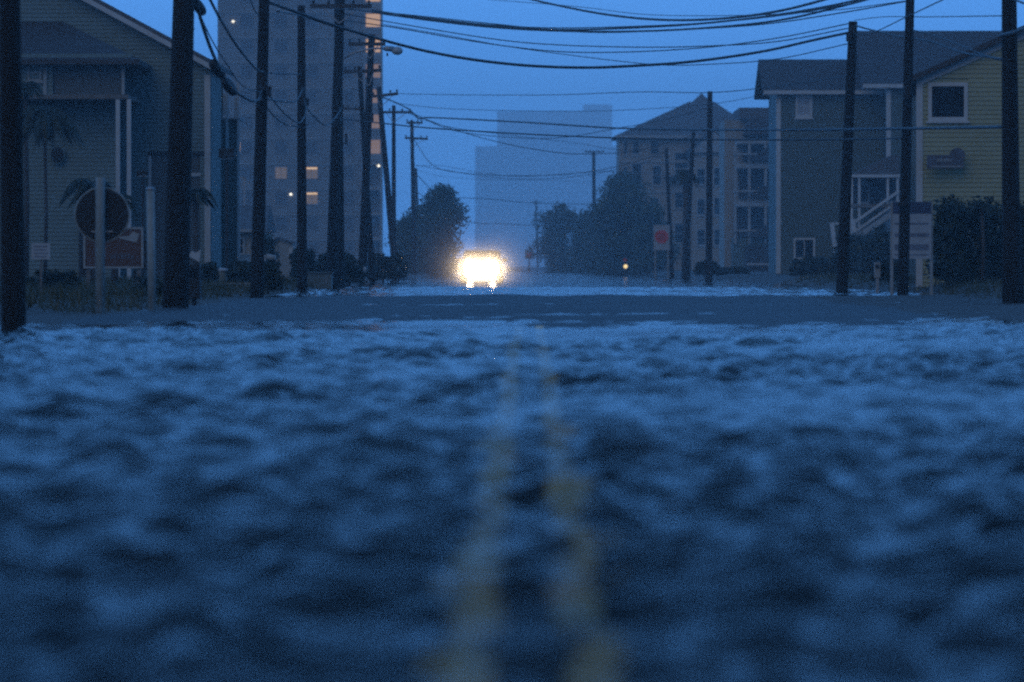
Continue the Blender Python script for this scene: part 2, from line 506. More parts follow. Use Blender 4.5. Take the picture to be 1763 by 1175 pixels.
def palm(px, py, Y, base_z, label, seed, R0=1.1, n=13, droop=1.0, rt=.11, group=None):
    g = random.Random(seed); c = P(px, py, Y)
    t = thing('palm_tree', (c.x, Y, base_z), label, 'palm tree', group)
    m = MB(); hh = c.z - base_z
    m.tube([(c.x, Y, base_z-.2), (c.x+.04, Y, base_z+hh*.4), (c.x, Y, c.z)], [rt*1.25, rt, rt*.85], 9)
    m.build('trunk', M['bark'], t)
    for k in range(n):
        a = 2*math.pi*k/n + g.uniform(-.2, .2); el = g.uniform(-.2, .9); L = R0*g.uniform(.8, 1.15)
        pts = []
        for i in range(7):
            q = i/6
            pts.append(Vector((c.x + math.cos(a)*L*q*(1-.15*q), Y + math.sin(a)*L*q*(1-.15*q), c.z + L*(el*q - droop*(.35+.5*el)*2*q*q*.7))))
        f = MB()
        f.tube(pts, [.02, .018, .015, .012, .01, .007, .004], 4)
        side = Vector((-math.sin(a), math.cos(a), 0))
        for i in range(26):
            q = .12 + .88*i/25; j = min(5, int(q*6)); b = pts[j].lerp(pts[j+1], q*6-j)
            d = (pts[j+1]-pts[j]).normalized(); ll = L*.34*math.sin(math.pi*min(1, q*.8+.18))
            for s in (-1, 1):
                tip = b + (side*s*.8 + d*.6 + Vector((0, 0, -.45*droop))).normalized()*ll
                f.poly([b - d*.04, b + d*.04, tip], [(0, 1, 2)])
        f.build('frond', M['frond'], t)
    return t

# ------------------------------------------------------------------ building kit
def siding(name, x0, x1, z0, z1, y, m, parent, rake=None, step=.115, holes=(), local=False, back=False):
    """stepped clapboards on a wall facing -Y; rake(z) -> (xl, xr) narrows the wall in a gable"""
    b = MB(); z = z0
    while z < z1 - .01:
        zt = min(z + step, z1)
        a0, a1 = (x0, x1) if rake is None else rake(z)
        c0, c1 = (x0, x1) if rake is None else rake(zt)
        segs = [(a0, a1, c0, c1)]
        for hx0, hx1, hz0, hz1 in holes:
            if zt > hz0 and z < hz1:
                ns = []
                for s in segs:
                    if hx1 <= s[0] or hx0 >= s[1]: ns.append(s); continue
                    if hx0 > s[0]: ns.append((s[0], hx0, s[2], hx0))
                    if hx1 < s[1]: ns.append((hx1, s[1], hx1, s[3]))
                segs = ns
        for p0, p1, q0, q1 in segs:
            za = zt - .014; fr = (za-z)/(zt-z); e0 = p0+(q0-p0)*fr; e1 = p1+(q1-p1)*fr
            b.poly([(p0, y-.05, z), (p1, y-.05, z), (e1, y-.036, za), (e0, y-.036, za), (p0, y-.004, z), (p1, y-.004, z), (e0, y-.004, za), (e1, y-.004, za)],
                   [(0, 1, 2, 3), (4, 5, 1, 0), (3, 2, 7, 6)])
        z = zt
    o = b.build(name, m, parent, local)
    o['kind'] = 'stuff'
    return o

def window(x0, x1, z0, z1, y, parent, glass='glass', trim='white', w=.09, mull=(0, 1), local=False, depth=.09, sill=True, lit=None):
    """frame with a recessed pane, facing -Y; sub-parts under the window part"""
    f = MB()
    f.box(x0, x0+w, y-depth, y+.02, z0, z1); f.box(x1-w, x1, y-depth, y+.02, z0, z1)
    f.box(x0+w, x1-w, y-depth, y+.02, z0, z0+w); f.box(x0+w, x1-w, y-depth, y+.02, z1-w, z1)
    wo = f.build('window', M[trim], parent, local)
    MB().box(x0+w, x1-w, y-.012, y+.015, z0+w, z1-w).build('pane', M[lit or glass], wo, local)
    nx, nz = mull
    for i in range(nx):
        xm = x0 + (x1-x0)*(i+1)/(nx+1); MB().box(xm-.02, xm+.02, y-.05, y-.0125, z0+w, z1-w).build('mullion', M[trim], wo, local)
    for i in range(nz):
        zm = z0 + (z1-z0)*(i+1)/(nz+1); MB().box(x0+w, x1-w, y-.047, y-.0125, zm-.025, zm+.025).build('glazing_bar', M[trim], wo, local)
    if sill: MB().box(x0-.05, x1+.05, y-depth-.05, y-.01, z0-.06, z0-.002).build('sill', M[trim], wo, local)
    return wo

# ---- pale yellow gable house on the right
def yellow_house():
    Y = 121.0; s = F/Y; x0w = PX(1577, Y)
    t = thing('gable_house', (x0w, Y, 0.25), 'pale yellow clapboard gable house with a dark square window and shell plaque', 'house', rz=-math.atan(x0w/Y))
    lx = lambda px: (px-1577)/s
    lz = lambda py: PZ(py, Y) - .25
    ez = lz(140); sl = .448; Wd = 8.4; D = 11.0; rz_ = ez + sl*Wd/2
    m = MB(); m.prism([(0, -.3), (Wd, -.3), (Wd, ez), (Wd/2, rz_), (0, ez)], 0, D); m.build('wall', M['yellow_siding'], t, True)
    rk = lambda z: (0.0, Wd) if z <= ez else ((z-ez)/sl, Wd-(z-ez)/sl)
    siding('siding', 0, Wd, -.1, rz_-.03, 0, M['yellow_siding'], t, rk, .118, [(lx(1597), lx(1665), lz(209), lz(143))], True)
    for a, b in ((0, Wd/2), (Wd, Wd/2)):
        e = -.32 if a == 0 else Wd+.32
        zl = ez - sl*.32
        m = MB(); m.prism([(e, zl+.02), (b, rz_+.02), (b, rz_+.18), (e, zl+.17)], -.35, D+.3); m.build('roof', M['shingle'], t, True)
        m = MB(); m.prism([(a, ez-.16), (b, rz_-.16), (b, rz_+.015), (a, ez+.015)] if a == 0 else [(b, rz_-.16), (a, ez-.16), (a, ez+.015), (b, rz_+.015)], -.095, -.052)
        m.build('rake_board', M['white'], t, True)
    for x in (0, Wd-.16):
        MB().box(x-.004, x+.165, -.075, .0, -.1, ez-.09).build('corner_board', M['white'], t, True)
    window(lx(1597), lx(1665), lz(209), lz(143), 0, t, mull=(0, 0), w=.1, local=True)
    for px in (1800, 1860): window(lx(px), lx(px+50), lz(209), lz(143), 0, t, local=True)
    return t
yellow_house()
def house_plaque():
    Y = 120.9
    t = thing('house_name_plaque', P(1624, 292, Y), 'dark name plaque with round shell top mounted on the yellow house siding', 'plaque')
    a, b = P(1593, 291, Y), P(1656, 268, Y); y = Y - .45
    MB().box(a.x, b.x, y, y+.06, a.z, b.z).build('board', M['plaque'], t)
    c = P(1645, 269, Y); MB().disc((c.x, y+.02, c.z), .2, .075).build('shell_disc', M['plaque'], t)
    m = MB(); MB().box(a.x+.12, b.x-.04, y-.012, y-.002, a.z+.03, a.z+.065).build('pale_line', M['whiteold'], t)
    random.seed(3)
    for k in range(5):
        x = a.x + .26 + k*.085
        MB().box(x, x+.06, y-.012, y-.002, a.z+.16 + random.uniform(0, .03), a.z+.25).build('faded_letter', M['whiteold'], t)
house_plaque()

# ---- slate grey two-wing house behind it
def slate_house():
    Y = 235.0
    t = thing('slate_house', (PX(1440, Y), Y, .3), 'tall slate grey two-wing house with dark roofs and raised porch stairs', 'house')
    def wing(px0, px1, py_e, py_r, Yf, opx, back, hole):
        x0, x1 = PX(px0, Yf), PX(px1, Yf); ze, zr = PZ(py_e, Yf), PZ(py_r, Yf+back); ox = PX(opx, Yf)
        MB().box(x0, x1, Yf, Yf+back*2, .0, ze).build('wall', M['slate_siding'], t)
        m = MB(); m.prism_x([(Yf, ze+.001), (Yf+back*2, ze+.001), (Yf+back, zr-.1)], x0, x1); m.build('gable_end', M['slate_siding'], t)
        siding('siding', x0, x1, .3, ze-.16, Yf, M['slate_siding'], t, None, .15, hole)
        for sg in (0, 1):
            y0 = Yf-.5 if sg == 0 else Yf+back*2+.5
            m = MB(); m.prism_x([(y0, ze-.12), (Yf+back, zr-.05), (Yf+back, zr+.12), (y0, ze+.07)], ox, x1+.3); m.build('roof', M['shingle'], t)
        MB().box(ox+.05, x1+.28, Yf-.56, Yf-.51, ze-.16, ze+.03).build('fascia', M['white'], t)
        MB().box(x0-.03, x0+.2, Yf-.08, Yf-.001, .3, ze-.2).build('corner_board', M['white'], t)
        MB().box(ox+.06, x0-.001, Yf-.5, Yf+.3, ze-.2, ze-.125).build('soffit', M['white'], t)
    h1 = [(PX(1369, Y), PX(1398, Y), PZ(204, Y), PZ(165, Y)), (PX(1366, Y), PX(1403, Y), PZ(447, Y), PZ(410, Y))]
    wing(1337, 1531, 158, 107, Y, 1312, 4.0, h1)
    Yb = Y - 2.2
    wing(1526, 1790, 147, 58, Yb, 1482, 5.2, [(PX(1480, Yb), PX(1527, Yb), 0, 0)])
    window(*h1[0], Y, t, glass='paleglass', mull=(0, 1), w=.14)
    window(*h1[1], Y, t, mull=(1, 0), w=.1)
    # raised porch with shed roof and outside stairs
    Yp = 229.5; a = lambda px: PX(px, Yp); b = lambda py: PZ(py, Yp)
    m = MB(); m.prism([(a(1462), b(303)), (a(1548), b(303)), (a(1548), b(268)), (a(1535), b(268))], Yp, Yp+3.2); m.build('porch_roof', M['shingle2'], t)
    MB().box(a(1460), a(1549), Yp-.06, Yp-.002, b(306), b(301)).build('porch_fascia', M['white'], t)
    MB().box(a(1464), a(1548), Yp+2.6, Yp+2.8, b(352), b(304)).build('porch_back_shade', M['void'], t)  # dark sheet painting the shade at the back of the porch
    dr = MB().box(a(1484), a(1503), Yp+2.5, Yp+2.59, b(352), b(312)).build('door', M['whiteold'], t)
    MB().box(a(1488), a(1499), Yp+2.46, Yp+2.499, b(346), b(318)).build('door_pane', M['glass'], dr)
    MB().box(a(1462), a(1549), Yp, Yp+3.0, b(358), b(352)).build('porch_deck', M['deck'], t)
    for px in (1466, 1479, 1528, 1545): MB().box(a(px)-.06, a(px)+.06, Yp+.02, Yp+.14, .2, b(306)).build('porch_post', M['white'], t)
    n = 11
    for i in range(n):
        f0 = i/n
        x = a(1540) + (a(1470)-a(1540))*f0; z = b(352) + (.35-b(352))*f0*.52
        MB().box(x-.3, x, Yp-1.1, Yp-.12, z-.05, z).build('stair_tread', M['deck'], t)
    for yy in (Yp-1.15, Yp-.1):
        MB().beam((a(1545), yy, b(330)), (a(1468), yy, b(384)), .07, .1).build('handrail', M['white'], t)
        MB().beam((a(1545), yy, b(346)), (a(1472), yy, b(398)), .05, .08).build('lower_rail', M['white'], t)
        MB().beam((a(1545), yy, b(360)), (a(1468), yy, b(412)), .06, .26).build('stringer', M['whiteold'], t)
    MB().beam((a(1465), Yp-1.15, b(378)), (a(1470), Yp-1.15, b(412)), .2, .2).build('newel_post', M['white'], t)
    MB().beam((a(1429), Yp-1.2, b(384)), (a(1437), Yp-1.2, b(446)), .2, .2).build('newel_post', M['white'], t)
    MB().box(a(1428), a(1467), Yp-1.2, Yp-1.1, b(387), b(384)).build('landing_rail', M['white'], t)
    MB().box(a(1440), a(1548), Yp-1.1, Yp-.12, b(415), b(412)).build('landing', M['deck'], t)
    return t
slate_house()

# ---- stacked-porch house between slate house and the far hip-roof house
def porch_house():
    Y = 330.0; a = lambda px: PX(px, Y); b = lambda py: PZ(py, Y)
    t = thing('porch_house', (a(1310), Y, .3), 'narrow pale house with three stacked dark porches beside the slate house', 'house')
    MB().box(a(1250), a(1390), Y+3, Y+12, 0, b(205)).build('wall', M['cream'], t)
    MB().box(a(1275), a(1400), Y+2.2, Y+12.5, b(203), b(184)).build('parapet_roof', M['shingle2'], t)
    m = MB(); m.prism([(a(1281), b(232)), (a(1400), b(232)), (a(1400), b(203)), (a(1290), b(203))], Y, Y+3); m.build('upper_porch_roof', M['shingle'], t)
    for k, (y0, y1) in enumerate(((248, 276), (290, 340), (356, 408))):
        MB().box(a(1268), a(1400), Y+.1, Y+3, b(y0), b(y0-8)).build('porch_deck', M['whiteold'], t)
        MB().box(a(1282 - 8*k), a(1400), Y+2.7, Y+2.98, b(y1), b(y0+.5)).build('porch_recess_shade', M['void'], t)  # dark sheet painting the shade of each porch recess
        MB().box(a(1262), a(1400), Y-.1, Y, b(y1-9), b(y1-12)).build('handrail', M['whiteold'], t)
        for px in (1266, 1290, 1318, 1345): MB().box(a(px)-.09, a(px)+.09, Y+.12, Y+.3, b(y1+12), b(y0+.5)).build('porch_post', M['whiteold'], t)
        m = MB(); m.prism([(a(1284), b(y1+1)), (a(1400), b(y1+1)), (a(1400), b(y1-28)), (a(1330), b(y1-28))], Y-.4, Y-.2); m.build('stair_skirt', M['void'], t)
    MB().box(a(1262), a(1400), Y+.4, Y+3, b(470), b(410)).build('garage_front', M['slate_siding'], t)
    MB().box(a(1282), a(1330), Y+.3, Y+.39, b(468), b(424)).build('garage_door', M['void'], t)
    return t
porch_house()

# ---- big hip-roof beach house further down
def hip_house():
    Y = 430.0; a = lambda px: PX(px, Y); b = lambda py: PZ(py, Y)
    t = thing('hip_roof_house', (a(1170), Y, .3), 'large pale hip roofed beach house with cupola and dark porch openings', 'house')
    x0, x1 = a(1066), a(1300); ze = b(232)
    MB().box(x0, x1, Y, Y+14, 0, ze).build('wall', M['cream'], t)
    zr = b(172); xm = a(1212)
    m = MB(); e0, e1 = a(1056), a(1318); zo = b(236)
    m.poly([(e0, Y-.8, zo), (e1, Y-.8, zo), (e1, Y+14.8, zo), (e0, Y+14.8, zo), (xm-1.2, Y+6, zr), (xm+1.2, Y+6, zr), (xm+1.2, Y+8, zr), (xm-1.2, Y+8, zr)],
           [(0, 1, 5, 4), (1, 2, 6, 5), (2, 3, 7, 6), (3, 0, 4, 7), (4, 5, 6, 7), (3, 2, 1, 0)])
    rf = m.build('roof', M['shingle2'], t)
    m = MB(); m.poly([(xm-1.5, Y+5.4, zr-.6), (xm+1.5, Y+5.4, zr-.6), (xm+1.5, Y+8.6, zr-.6), (xm-1.5, Y+8.6, zr-.6), (xm, Y+7, b(156))], [(0, 1, 4), (1, 2, 4), (2, 3, 4), (3, 0, 4), (3, 2, 1, 0)])
    m.build('cupola', M['shingle2'], rf)
    MB().box(x0-.4, x1+.4, Y-.86, Y-.802, zo-.15, zo+.12).build('fascia', M['whiteold'], t)
    # front gable bay
    bx0, bx1 = a(1190), a(1262)
    MB().box(bx0, bx1, Y-2.0, Y-.002, 0, b(262)).build('bay_wall', M['cream'], t)
    m = MB(); m.prism([(bx0-.4, b(264)), (bx1+.4, b(264)), ((bx0+bx1)/2, b(226))], Y-2.5, Y-.003); m.build('bay_gable', M['whiteold'], t)
    m = MB(); m.prism([(bx0-.7, b(266)), ((bx0+bx1)/2, b(225)), (bx1+.7, b(266)), (bx1+.7, b(262)), ((bx0+bx1)/2, b(220)), (bx0-.7, b(262))], Y-2.8, Y-.003); m.build('bay_roof', M['shingle2'], t)
    for px0, px1, py0, py1, yy in ((1072, 1082, 268, 242, Y), (1087, 1102, 268, 242, Y), (1118, 1136, 268, 242, Y), (1072, 1082, 322, 286, Y), (1086, 1106, 320, 280, Y), (1122, 1140, 320, 284, Y),
                                   (1160, 1186, 300, 262, Y), (1197, 1214, 320, 290, Y-2), (1226, 1252, 322, 288, Y-2), (1160, 1184, 360, 326, Y), (1197, 1214, 372, 342, Y-2), (1226, 1252, 372, 340, Y-2), (1118, 1136, 372, 340, Y),
                                   (1197, 1214, 424, 394, Y-2), (1226, 1252, 424, 394, Y-2), (1270, 1290, 322, 284, Y), (1160, 1184, 420, 384, Y)):
        window(a(px0), a(px1), b(py0), b(py1), yy, t, trim='whiteold', mull=(0, 1), w=.12)
    for py in (278, 330, 382):
        MB().box(x0-.05, bx0-.01, Y-.12, Y-.001, b(py)-.12, b(py)+.1).build('floor_band', M['whiteold'], t)
    MB().box(a(1142), a(1190), Y-1.6, Y-.01, b(306), b(302)).build('balcony_deck', M['deck'], t)
    MB().box(a(1142), a(1190), Y-1.66, Y-1.6, b(293), b(291)).build('balcony_rail', M['whiteold'], t)
    MB().beam((a(1262), Y-2.3, b(425)), (a(1228), Y-2.3, b(472)), .3, .6).build('stair_flight', M['whiteold'], t)
    return t
hip_house()

# ---- grey gable house on the left with a two-storey screened porch
def grey_house():
    Y = 135.0; a = lambda px: PX(px, Y); b = lambda py: PZ(py, Y)
    t = thing('gable_house', (a(200), Y, .25), 'grey clapboard gable house with a dark hipped two-storey porch', 'house')
    xr = a(362); ze = b(112); sl = (105-0)/(385-190.); hw = 7.2
    xl = xr - 2*hw; zr = ze + sl*hw
    m = MB(); m.prism([(xl, -.2), (xr, -.2), (xr, ze), (xr-hw, zr), (xl, ze)], Y, Y+4.4); m.build('wall', M['grey_siding'], t)
    rk = lambda z: (xl, xr) if z <= ze else (xl+(z-ze)/sl, xr-(z-ze)/sl)
    holes = [(a(258), a(345), .0, b(266))]
    siding('siding', xl, xr, .25, zr-.05, Y, M['grey_siding'], t, rk, .118, holes)
    for sg in (1, -1):
        e = xr+.38 if sg == 1 else xl-.38; c = xr-hw
        m = MB(); m.prism([(e, ze-sl*.38+.03), (c, zr+.03), (c, zr+.17), (e, ze-sl*.38+.16)], Y-.4, Y+4.7); m.build('roof', M['shingle2'], t)
        m = MB(); m.prism([(e, ze-sl*.38-.13), (c, zr-.13), (c, zr+.025), (e, ze-sl*.38+.025)], Y-.46, Y-.405); m.build('rake_board', M['white'], t)
    MB().box(xr-.16, xr+.01, Y-.08, Y-.0005, .25, ze-.3).build('corner_board', M['white'], t)
    MB().box(xr+.003, xr+.03, Y+.02, Y+4.38, .1, ze-.3).build('side_wall_shade', M['slate_siding'], t)  # darker sheet added to tone down the sky-lit side wall
    # carport opening under the house
    MB().box(a(258), a(345), Y-.003, Y+.05, .1, b(268)).build('carport_shade', M['screen'], t)  # dark sheet stands in for the shade inside the opening
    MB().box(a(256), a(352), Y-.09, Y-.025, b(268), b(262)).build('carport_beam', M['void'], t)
    MB().box(a(256), a(261), Y-.1, Y-.03, .2, b(269)).build('carport_post', M['white'], t)
    MB().box(a(312), a(346), Y-.08, Y-.025, b(304), b(298)).build('carport_rail', M['white'], t)
    # hipped porch in front
    Yp = 131.2; A = lambda px: PX(px, Yp); B = lambda py: PZ(py, Yp)
    m = MB()
    x0, x1, zt, z0 = A(-60), A(243), B(26), B(104)
    m.poly([(x0, Yp-.5, z0), (x1, Yp-.5, z0), (x1, Y-.03, z0), (x0, Y-.03, z0), (A(0), Y-.03, zt), (A(86), Y-.03, zt), (x0, Yp-.5, z0-.14), (x1, Yp-.5, z0-.14), (x1, Y-.03, z0-.14), (x0, Y-.03, z0-.14)],
           [(0, 1, 5, 4), (1, 2, 5), (3, 0, 4), (2, 3, 4, 5), (0, 6, 7, 1), (1, 7, 8, 2), (2, 8, 9, 3), (3, 9, 6, 0), (9, 8, 7, 6)])
    m.build('porch_roof', M['shingle'], t)
    MB().box(A(-60), A(228), Yp-.3, Yp-.22, B(109), B(94)).build('porch_fascia', M['grey_siding'], t)
    MB().box(A(92), A(210), Yp+.12, Yp+.16, B(163), B(109.5)).build('porch_screen', M['screen'], t)
    MB().box(A(-60), A(91), Yp+.06, Yp+.14, B(163), B(109.5)).build('porch_wall', M['grey_siding'], t)
    siding('siding', A(-60), A(91), B(163), B(110), Yp+.055, M['grey_siding'], t, None, .118)
    MB().box(A(-60), A(222), Yp-.15, Y-.03, B(171), B(163.5)).build('porch_floor', M['deck'], t)
    for px0, px1 in ((200, 207), (219, 226)):
        MB().box(A(px0), A(px1), Yp-.12, Yp+.02, .15, B(171.5)).build('porch_post', M['white'], t)
    MB().box(A(210), A(215), Yp-.1, Yp+.02, B(163), B(109.5)).build('upper_post', M['whiteold'], t)
    MB().box(A(75), A(81), Yp-.06, Yp+.0, B(163), B(109.5)).build('upper_post', M['whiteold'], t)
    # ground floor block under the porch
    MB().box(A(-60), A(196), Yp+1.4, Yp+1.5, 0, B(172)).build('ground_floor_wall', M['grey_siding'], t)
    siding('siding', A(-60), A(196), .25, B(173), Yp+1.4, M['grey_siding'], t, None, .118)
    window(A(48), A(72), B(140), B(112), Yp+.05, t, trim='whiteold', mull=(0, 1), w=.06)
    dm = MB().box(A(128), A(158), Yp+1.28, Yp+1.37, .2, B(392)).build('door', M['void'], t)
    MB().box(A(154), A(156), Yp+1.2, Yp+1.279, B(432), B(428)).build('door_handle', M['gal'], dm)
    # white lattice porch tower at the road end of the house
    Yt = 141.5; C = lambda px: PX(px, Yt); E = lambda py: PZ(py, Yt)
    m = MB()
    for px in (366, 391.5, 411): m.box(C(px)-.04, C(px)+.04, Yt-.1, Yt, .2, E(140))
    m.build('side_porch_post', M['white'], t)
    MB().box(C(384), C(395), Yt-.04, Yt-.01, E(198), E(162)).build('side_porch_panel', M['white'], t)
    MB().box(C(403), C(410.4), Yt-.04, Yt-.01, E(203), E(168)).build('side_porch_panel', M['white'], t)
    MB().box(C(362), C(413), Yt-.12, Yt+2, E(206), E(203.5)).build('side_porch_deck', M['whiteold'], t)
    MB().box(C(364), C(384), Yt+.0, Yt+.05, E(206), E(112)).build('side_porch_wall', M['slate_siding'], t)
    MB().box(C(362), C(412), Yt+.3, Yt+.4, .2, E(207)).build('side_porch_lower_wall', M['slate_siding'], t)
    m = MB(); m.prism([(C(360), E(118)), (C(392), E(136)), (C(392), E(132)), (C(360), E(113))], Yt-.4, Yt+2); m.build('side_porch_roof', M['whiteold'], t)
    MB().box(C(327), C(346), Y+2.6, Y+3.1, ze-.2, E(62)).build('sky_gap_block', M['white'], t)  # white block stands in for a bright gap of sky
    MB().box(C(324), C(349), Y+2.5, Y+3.2, E(62)+.002, E(59)).build('sky_gap_cap', M['white'], t)  # white top edge of the sky gap stand-in
    return t
grey_house()
def round_plaque():
    Y = 132.4; c = P(99, 267, Y)
    t = thing('round_plaque', c, 'dark oval plaque with pale rim on the grey clapboard wall', 'plaque')
    m = MB(); m.ball((c.x, Y-.02, c.z), .225, .03, .26, 24, 8); m.build('rim', M['grey_siding'], t)
    m = MB(); m.ball((c.x, Y-.03, c.z), .195, .045, .23, 24, 8); m.build('face', M['dark'], t)
round_plaque()

# ---- low pale cottage beyond the grey house and a pale shed
def cottage():
    Y = 190.0; a = lambda px: PX(px, Y); b = lambda py: PZ(py, Y)
    t = thing('low_cottage', (a(400), Y, .3), 'low pale cottage with dark eaves behind the lamp post', 'house')
    MB().box(a(330), a(452), Y, Y+7, 0, b(392)).build('wall', M['cream'], t)
    m = MB(); m.prism_x([(Y-.5, b(395)), (Y+3.5, b(352)), (Y+7.5, b(395)), (Y+7.5, b(399)), (Y-.5, b(399))], a(322), a(458)); m.build('roof', M['shingle2'], t)
    MB().box(a(322), a(458), Y-.56, Y-.502, b(400), b(395)).build('fascia', M['whiteold'], t)
    for p0, p1 in ((340, 362), (400, 422)): window(a(p0), a(p1), b(440), b(408), Y, t, trim='whiteold')
    MB().beam((a(402), Y-.7, b(303)), (a(426), Y-.7, b(310)), .08, .1).build('antenna_bar', M['whiteold'], t)
    MB().box(a(412)-.03, a(412)+.03, Y+3.4, Y+3.5, b(360), b(306)).build('antenna_mast', M['gal'], t)
cottage()
def shed():
    Y = 165.0; a = lambda px: PX(px, Y); b = lambda py: PZ(py, Y)
    t = thing('garden_shed', (a(488), Y, .25), 'small pale blue garden shed with lopsided roof behind bushes', 'shed')
    m = MB(); m.prism([(a(471), .2), (a(505), .2), (a(505), b(421)), (a(479), b(412)), (a(471), b(418))], Y, Y+1.6); m.build('wall', M['whiteold'], t)
    m = MB(); m.prism([(a(469), b(417)), (a(479), b(410)), (a(508), b(420)), (a(508), b(418)), (a(479), b(408)), (a(469), b(415))], Y-.15, Y+1.7); m.build('roof', M['shingle2'], t)
    MB().box(a(497), a(504), Y-.04, Y-.002, b(446), b(427)).build('door', M['white'], t)
shed()

# ---- tall tan condominium on the left, with a lit stair tower
def condo():
    Y = 520.0; a = lambda px: PX(px, Y); b = lambda py: PZ(py, Y)
    t = thing('condominium_tower', (a(520), Y, .3), 'tall tan condominium block with a few warm lit windows and lit stairwell', 'building')
    MB().box(a(375), a(626), Y, Y+18, 0, b(-200)).build('wall', M['condo'], t)
    MB().box(a(372), a(628), Y-.3, Y+18.3, b(-200)+.001, b(-212)).build('parapet', M['condo'], t)
    for k in range(-3, 13):
        yc = 342 - 43.5*k
        MB().box(a(376), a(625.5), Y-.16, Y-.001, b(yc+29), b(yc+27)).build('floor_band', M['cream'], t)
        for px in (425, 484, 537, 598):
            w = 11.5
            lit = None
            if (px, k) in ((484, 1), (537, 1), (537, 0)): lit = 'warmdim'
            wo = window(a(px-w), a(px+w), b(yc+11), b(yc-12), Y, t, trim='condo', mull=(1, 0), w=.1, sill=False, lit=lit, glass='condoglass')
            if (px, k) in ((537, 1), (537, 0)):
                MB().box(a(px-w)+.15, a(px+w)-.15, Y-.062, Y-.05, b(yc-7), b(yc-9.6)).build('lamp_strip', M['warmstrip'], wo)
    for px, py in ((501, 335), (652, 286), (402, 38)):
        MB().ball((a(px), Y-.3, b(py)), .16, .1, .13, 10, 6).build('wall_lamp', M['spot'], t)
    MB().box(a(408), a(415), Y-.06, Y-.01, b(262), b(246)).build('lit_window', M['warm'], t)
    # stair tower: open landings; glowing panels stand in for lamplight on the back wall
    for px0, px1 in ((626.5, 629), (655, 658)): MB().box(a(px0), a(px1), Y-.6, Y+2.6, 0, b(-200)).build('stair_wall', M['cream'], t)
    MB().box(a(629), a(655), Y+2.2, Y+2.6, 0, b(-200)).build('stair_back_wall', M['cream'], t)
    for k in range(-3, 12):
        yc = 342 - 43.5*k
        MB().box(a(629.1), a(654.9), Y-.4, Y+2.1, b(yc+29), b(yc+24)).build('stair_landing', M['cream'], t)
        if k < 2: continue
        MB().box(a(629.3), a(654.7), Y-.5, Y-.42, b(yc+22), b(yc+10)).build('stair_parapet', M['condo'] if k % 2 else M['cream'], t)
        MB().box(a(629.3), a(654.7), Y+2.1, Y+2.19, b(yc+9), b(yc-19)).build('stairwell_glow_panel', M['stair_glow' if k > 5 else 'stair_glow_dim'], t)
    return t
M['stair_glow'] = emit('stairwell_wall_glow', (1.0, 0.60, 0.30), 0.55)  # emission puts the stair lamps' light into the wall panels
M['stair_glow_dim'] = emit('stairwell_wall_dim_glow', (1.0, 0.62, 0.36), 0.22)  # weaker glow for the lower storeys' panels
condo()

# ---- far stepped tower lost in the rain
def far_tower():
    Y = 3400.0; a = lambda px: PX(px, Y); b = lambda py: PZ(py, Y)
    t = thing('distant_tower', (a(940), Y, 0), 'faint stepped high-rise tower almost lost in the blue haze', 'building')
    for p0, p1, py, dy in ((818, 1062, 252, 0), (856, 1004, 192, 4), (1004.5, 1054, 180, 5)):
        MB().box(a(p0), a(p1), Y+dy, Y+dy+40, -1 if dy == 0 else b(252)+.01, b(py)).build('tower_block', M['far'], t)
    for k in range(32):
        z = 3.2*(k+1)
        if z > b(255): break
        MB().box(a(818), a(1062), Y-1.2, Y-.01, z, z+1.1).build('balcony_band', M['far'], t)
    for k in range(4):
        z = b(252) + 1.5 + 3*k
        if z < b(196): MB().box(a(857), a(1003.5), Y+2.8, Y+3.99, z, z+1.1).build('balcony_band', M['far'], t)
far_tower()

# ------------------------------------------------------------------ utility poles
POLE_GROUP = 'utility poles along the flooded road'
def pole(base, top, Y, r, label, arms=(), side='l', extras=None, group=POLE_GROUP):
    """base/top: photo pixels; arms: (py, px0, px1[, py1])"""
    x0 = PX(base[0], Y); z0 = gz(x0, Y)
    tp = P(top[0], top[1], Y)
    t = thing('utility_pole', (x0, Y, z0), label, 'utility pole', group)
    bt = Vector((x0, Y, z0-.5)); q = [bt.lerp(tp, k/6) for k in range(7)]
    MB().tube(q, [r*1.12, r*1.08, r*1.03, r*.97, r*.92, r*.86, r*.8], 14).build('shaft', M['wood'], t)
    for ar in arms:
        py, p0, p1 = ar[:3]; py1 = ar[3] if len(ar) > 3 else py
        A, Bv = P(p0, py, Y), P(p1, py1, Y); yy = Y - r - .05
        A.y = Bv.y = yy
        ao = MB().beam(A, Bv, .1, .13).build('crossarm', M['arm'], t)
        for f in (.05, .3, .7, .95):
            c = A.lerp(Bv, f)
            MB().tube([c + Vector((0, 0, .06)), c + Vector((0, 0, .12)), c + Vector((0, 0, .15)), c + Vector((0, 0, .2))], [.018, .045, .05, .02], 8).build('insulator', M['dark'], ao)
        c = A.lerp(Bv, .5)
        ax = t.location.x + (tp.x - t.location.x) * max(0, (c.z-.6-z0)/(tp.z-z0))
        if abs(c.x - ax) < abs(Bv.x - A.x)*.45:
            for f in (.2, .8):
                MB().beam(A.lerp(Bv, f) - Vector((0, 0, .06)), (ax, yy, c.z-.55), .03, .03).build('arm_brace', M['gal'], ao)
    return t

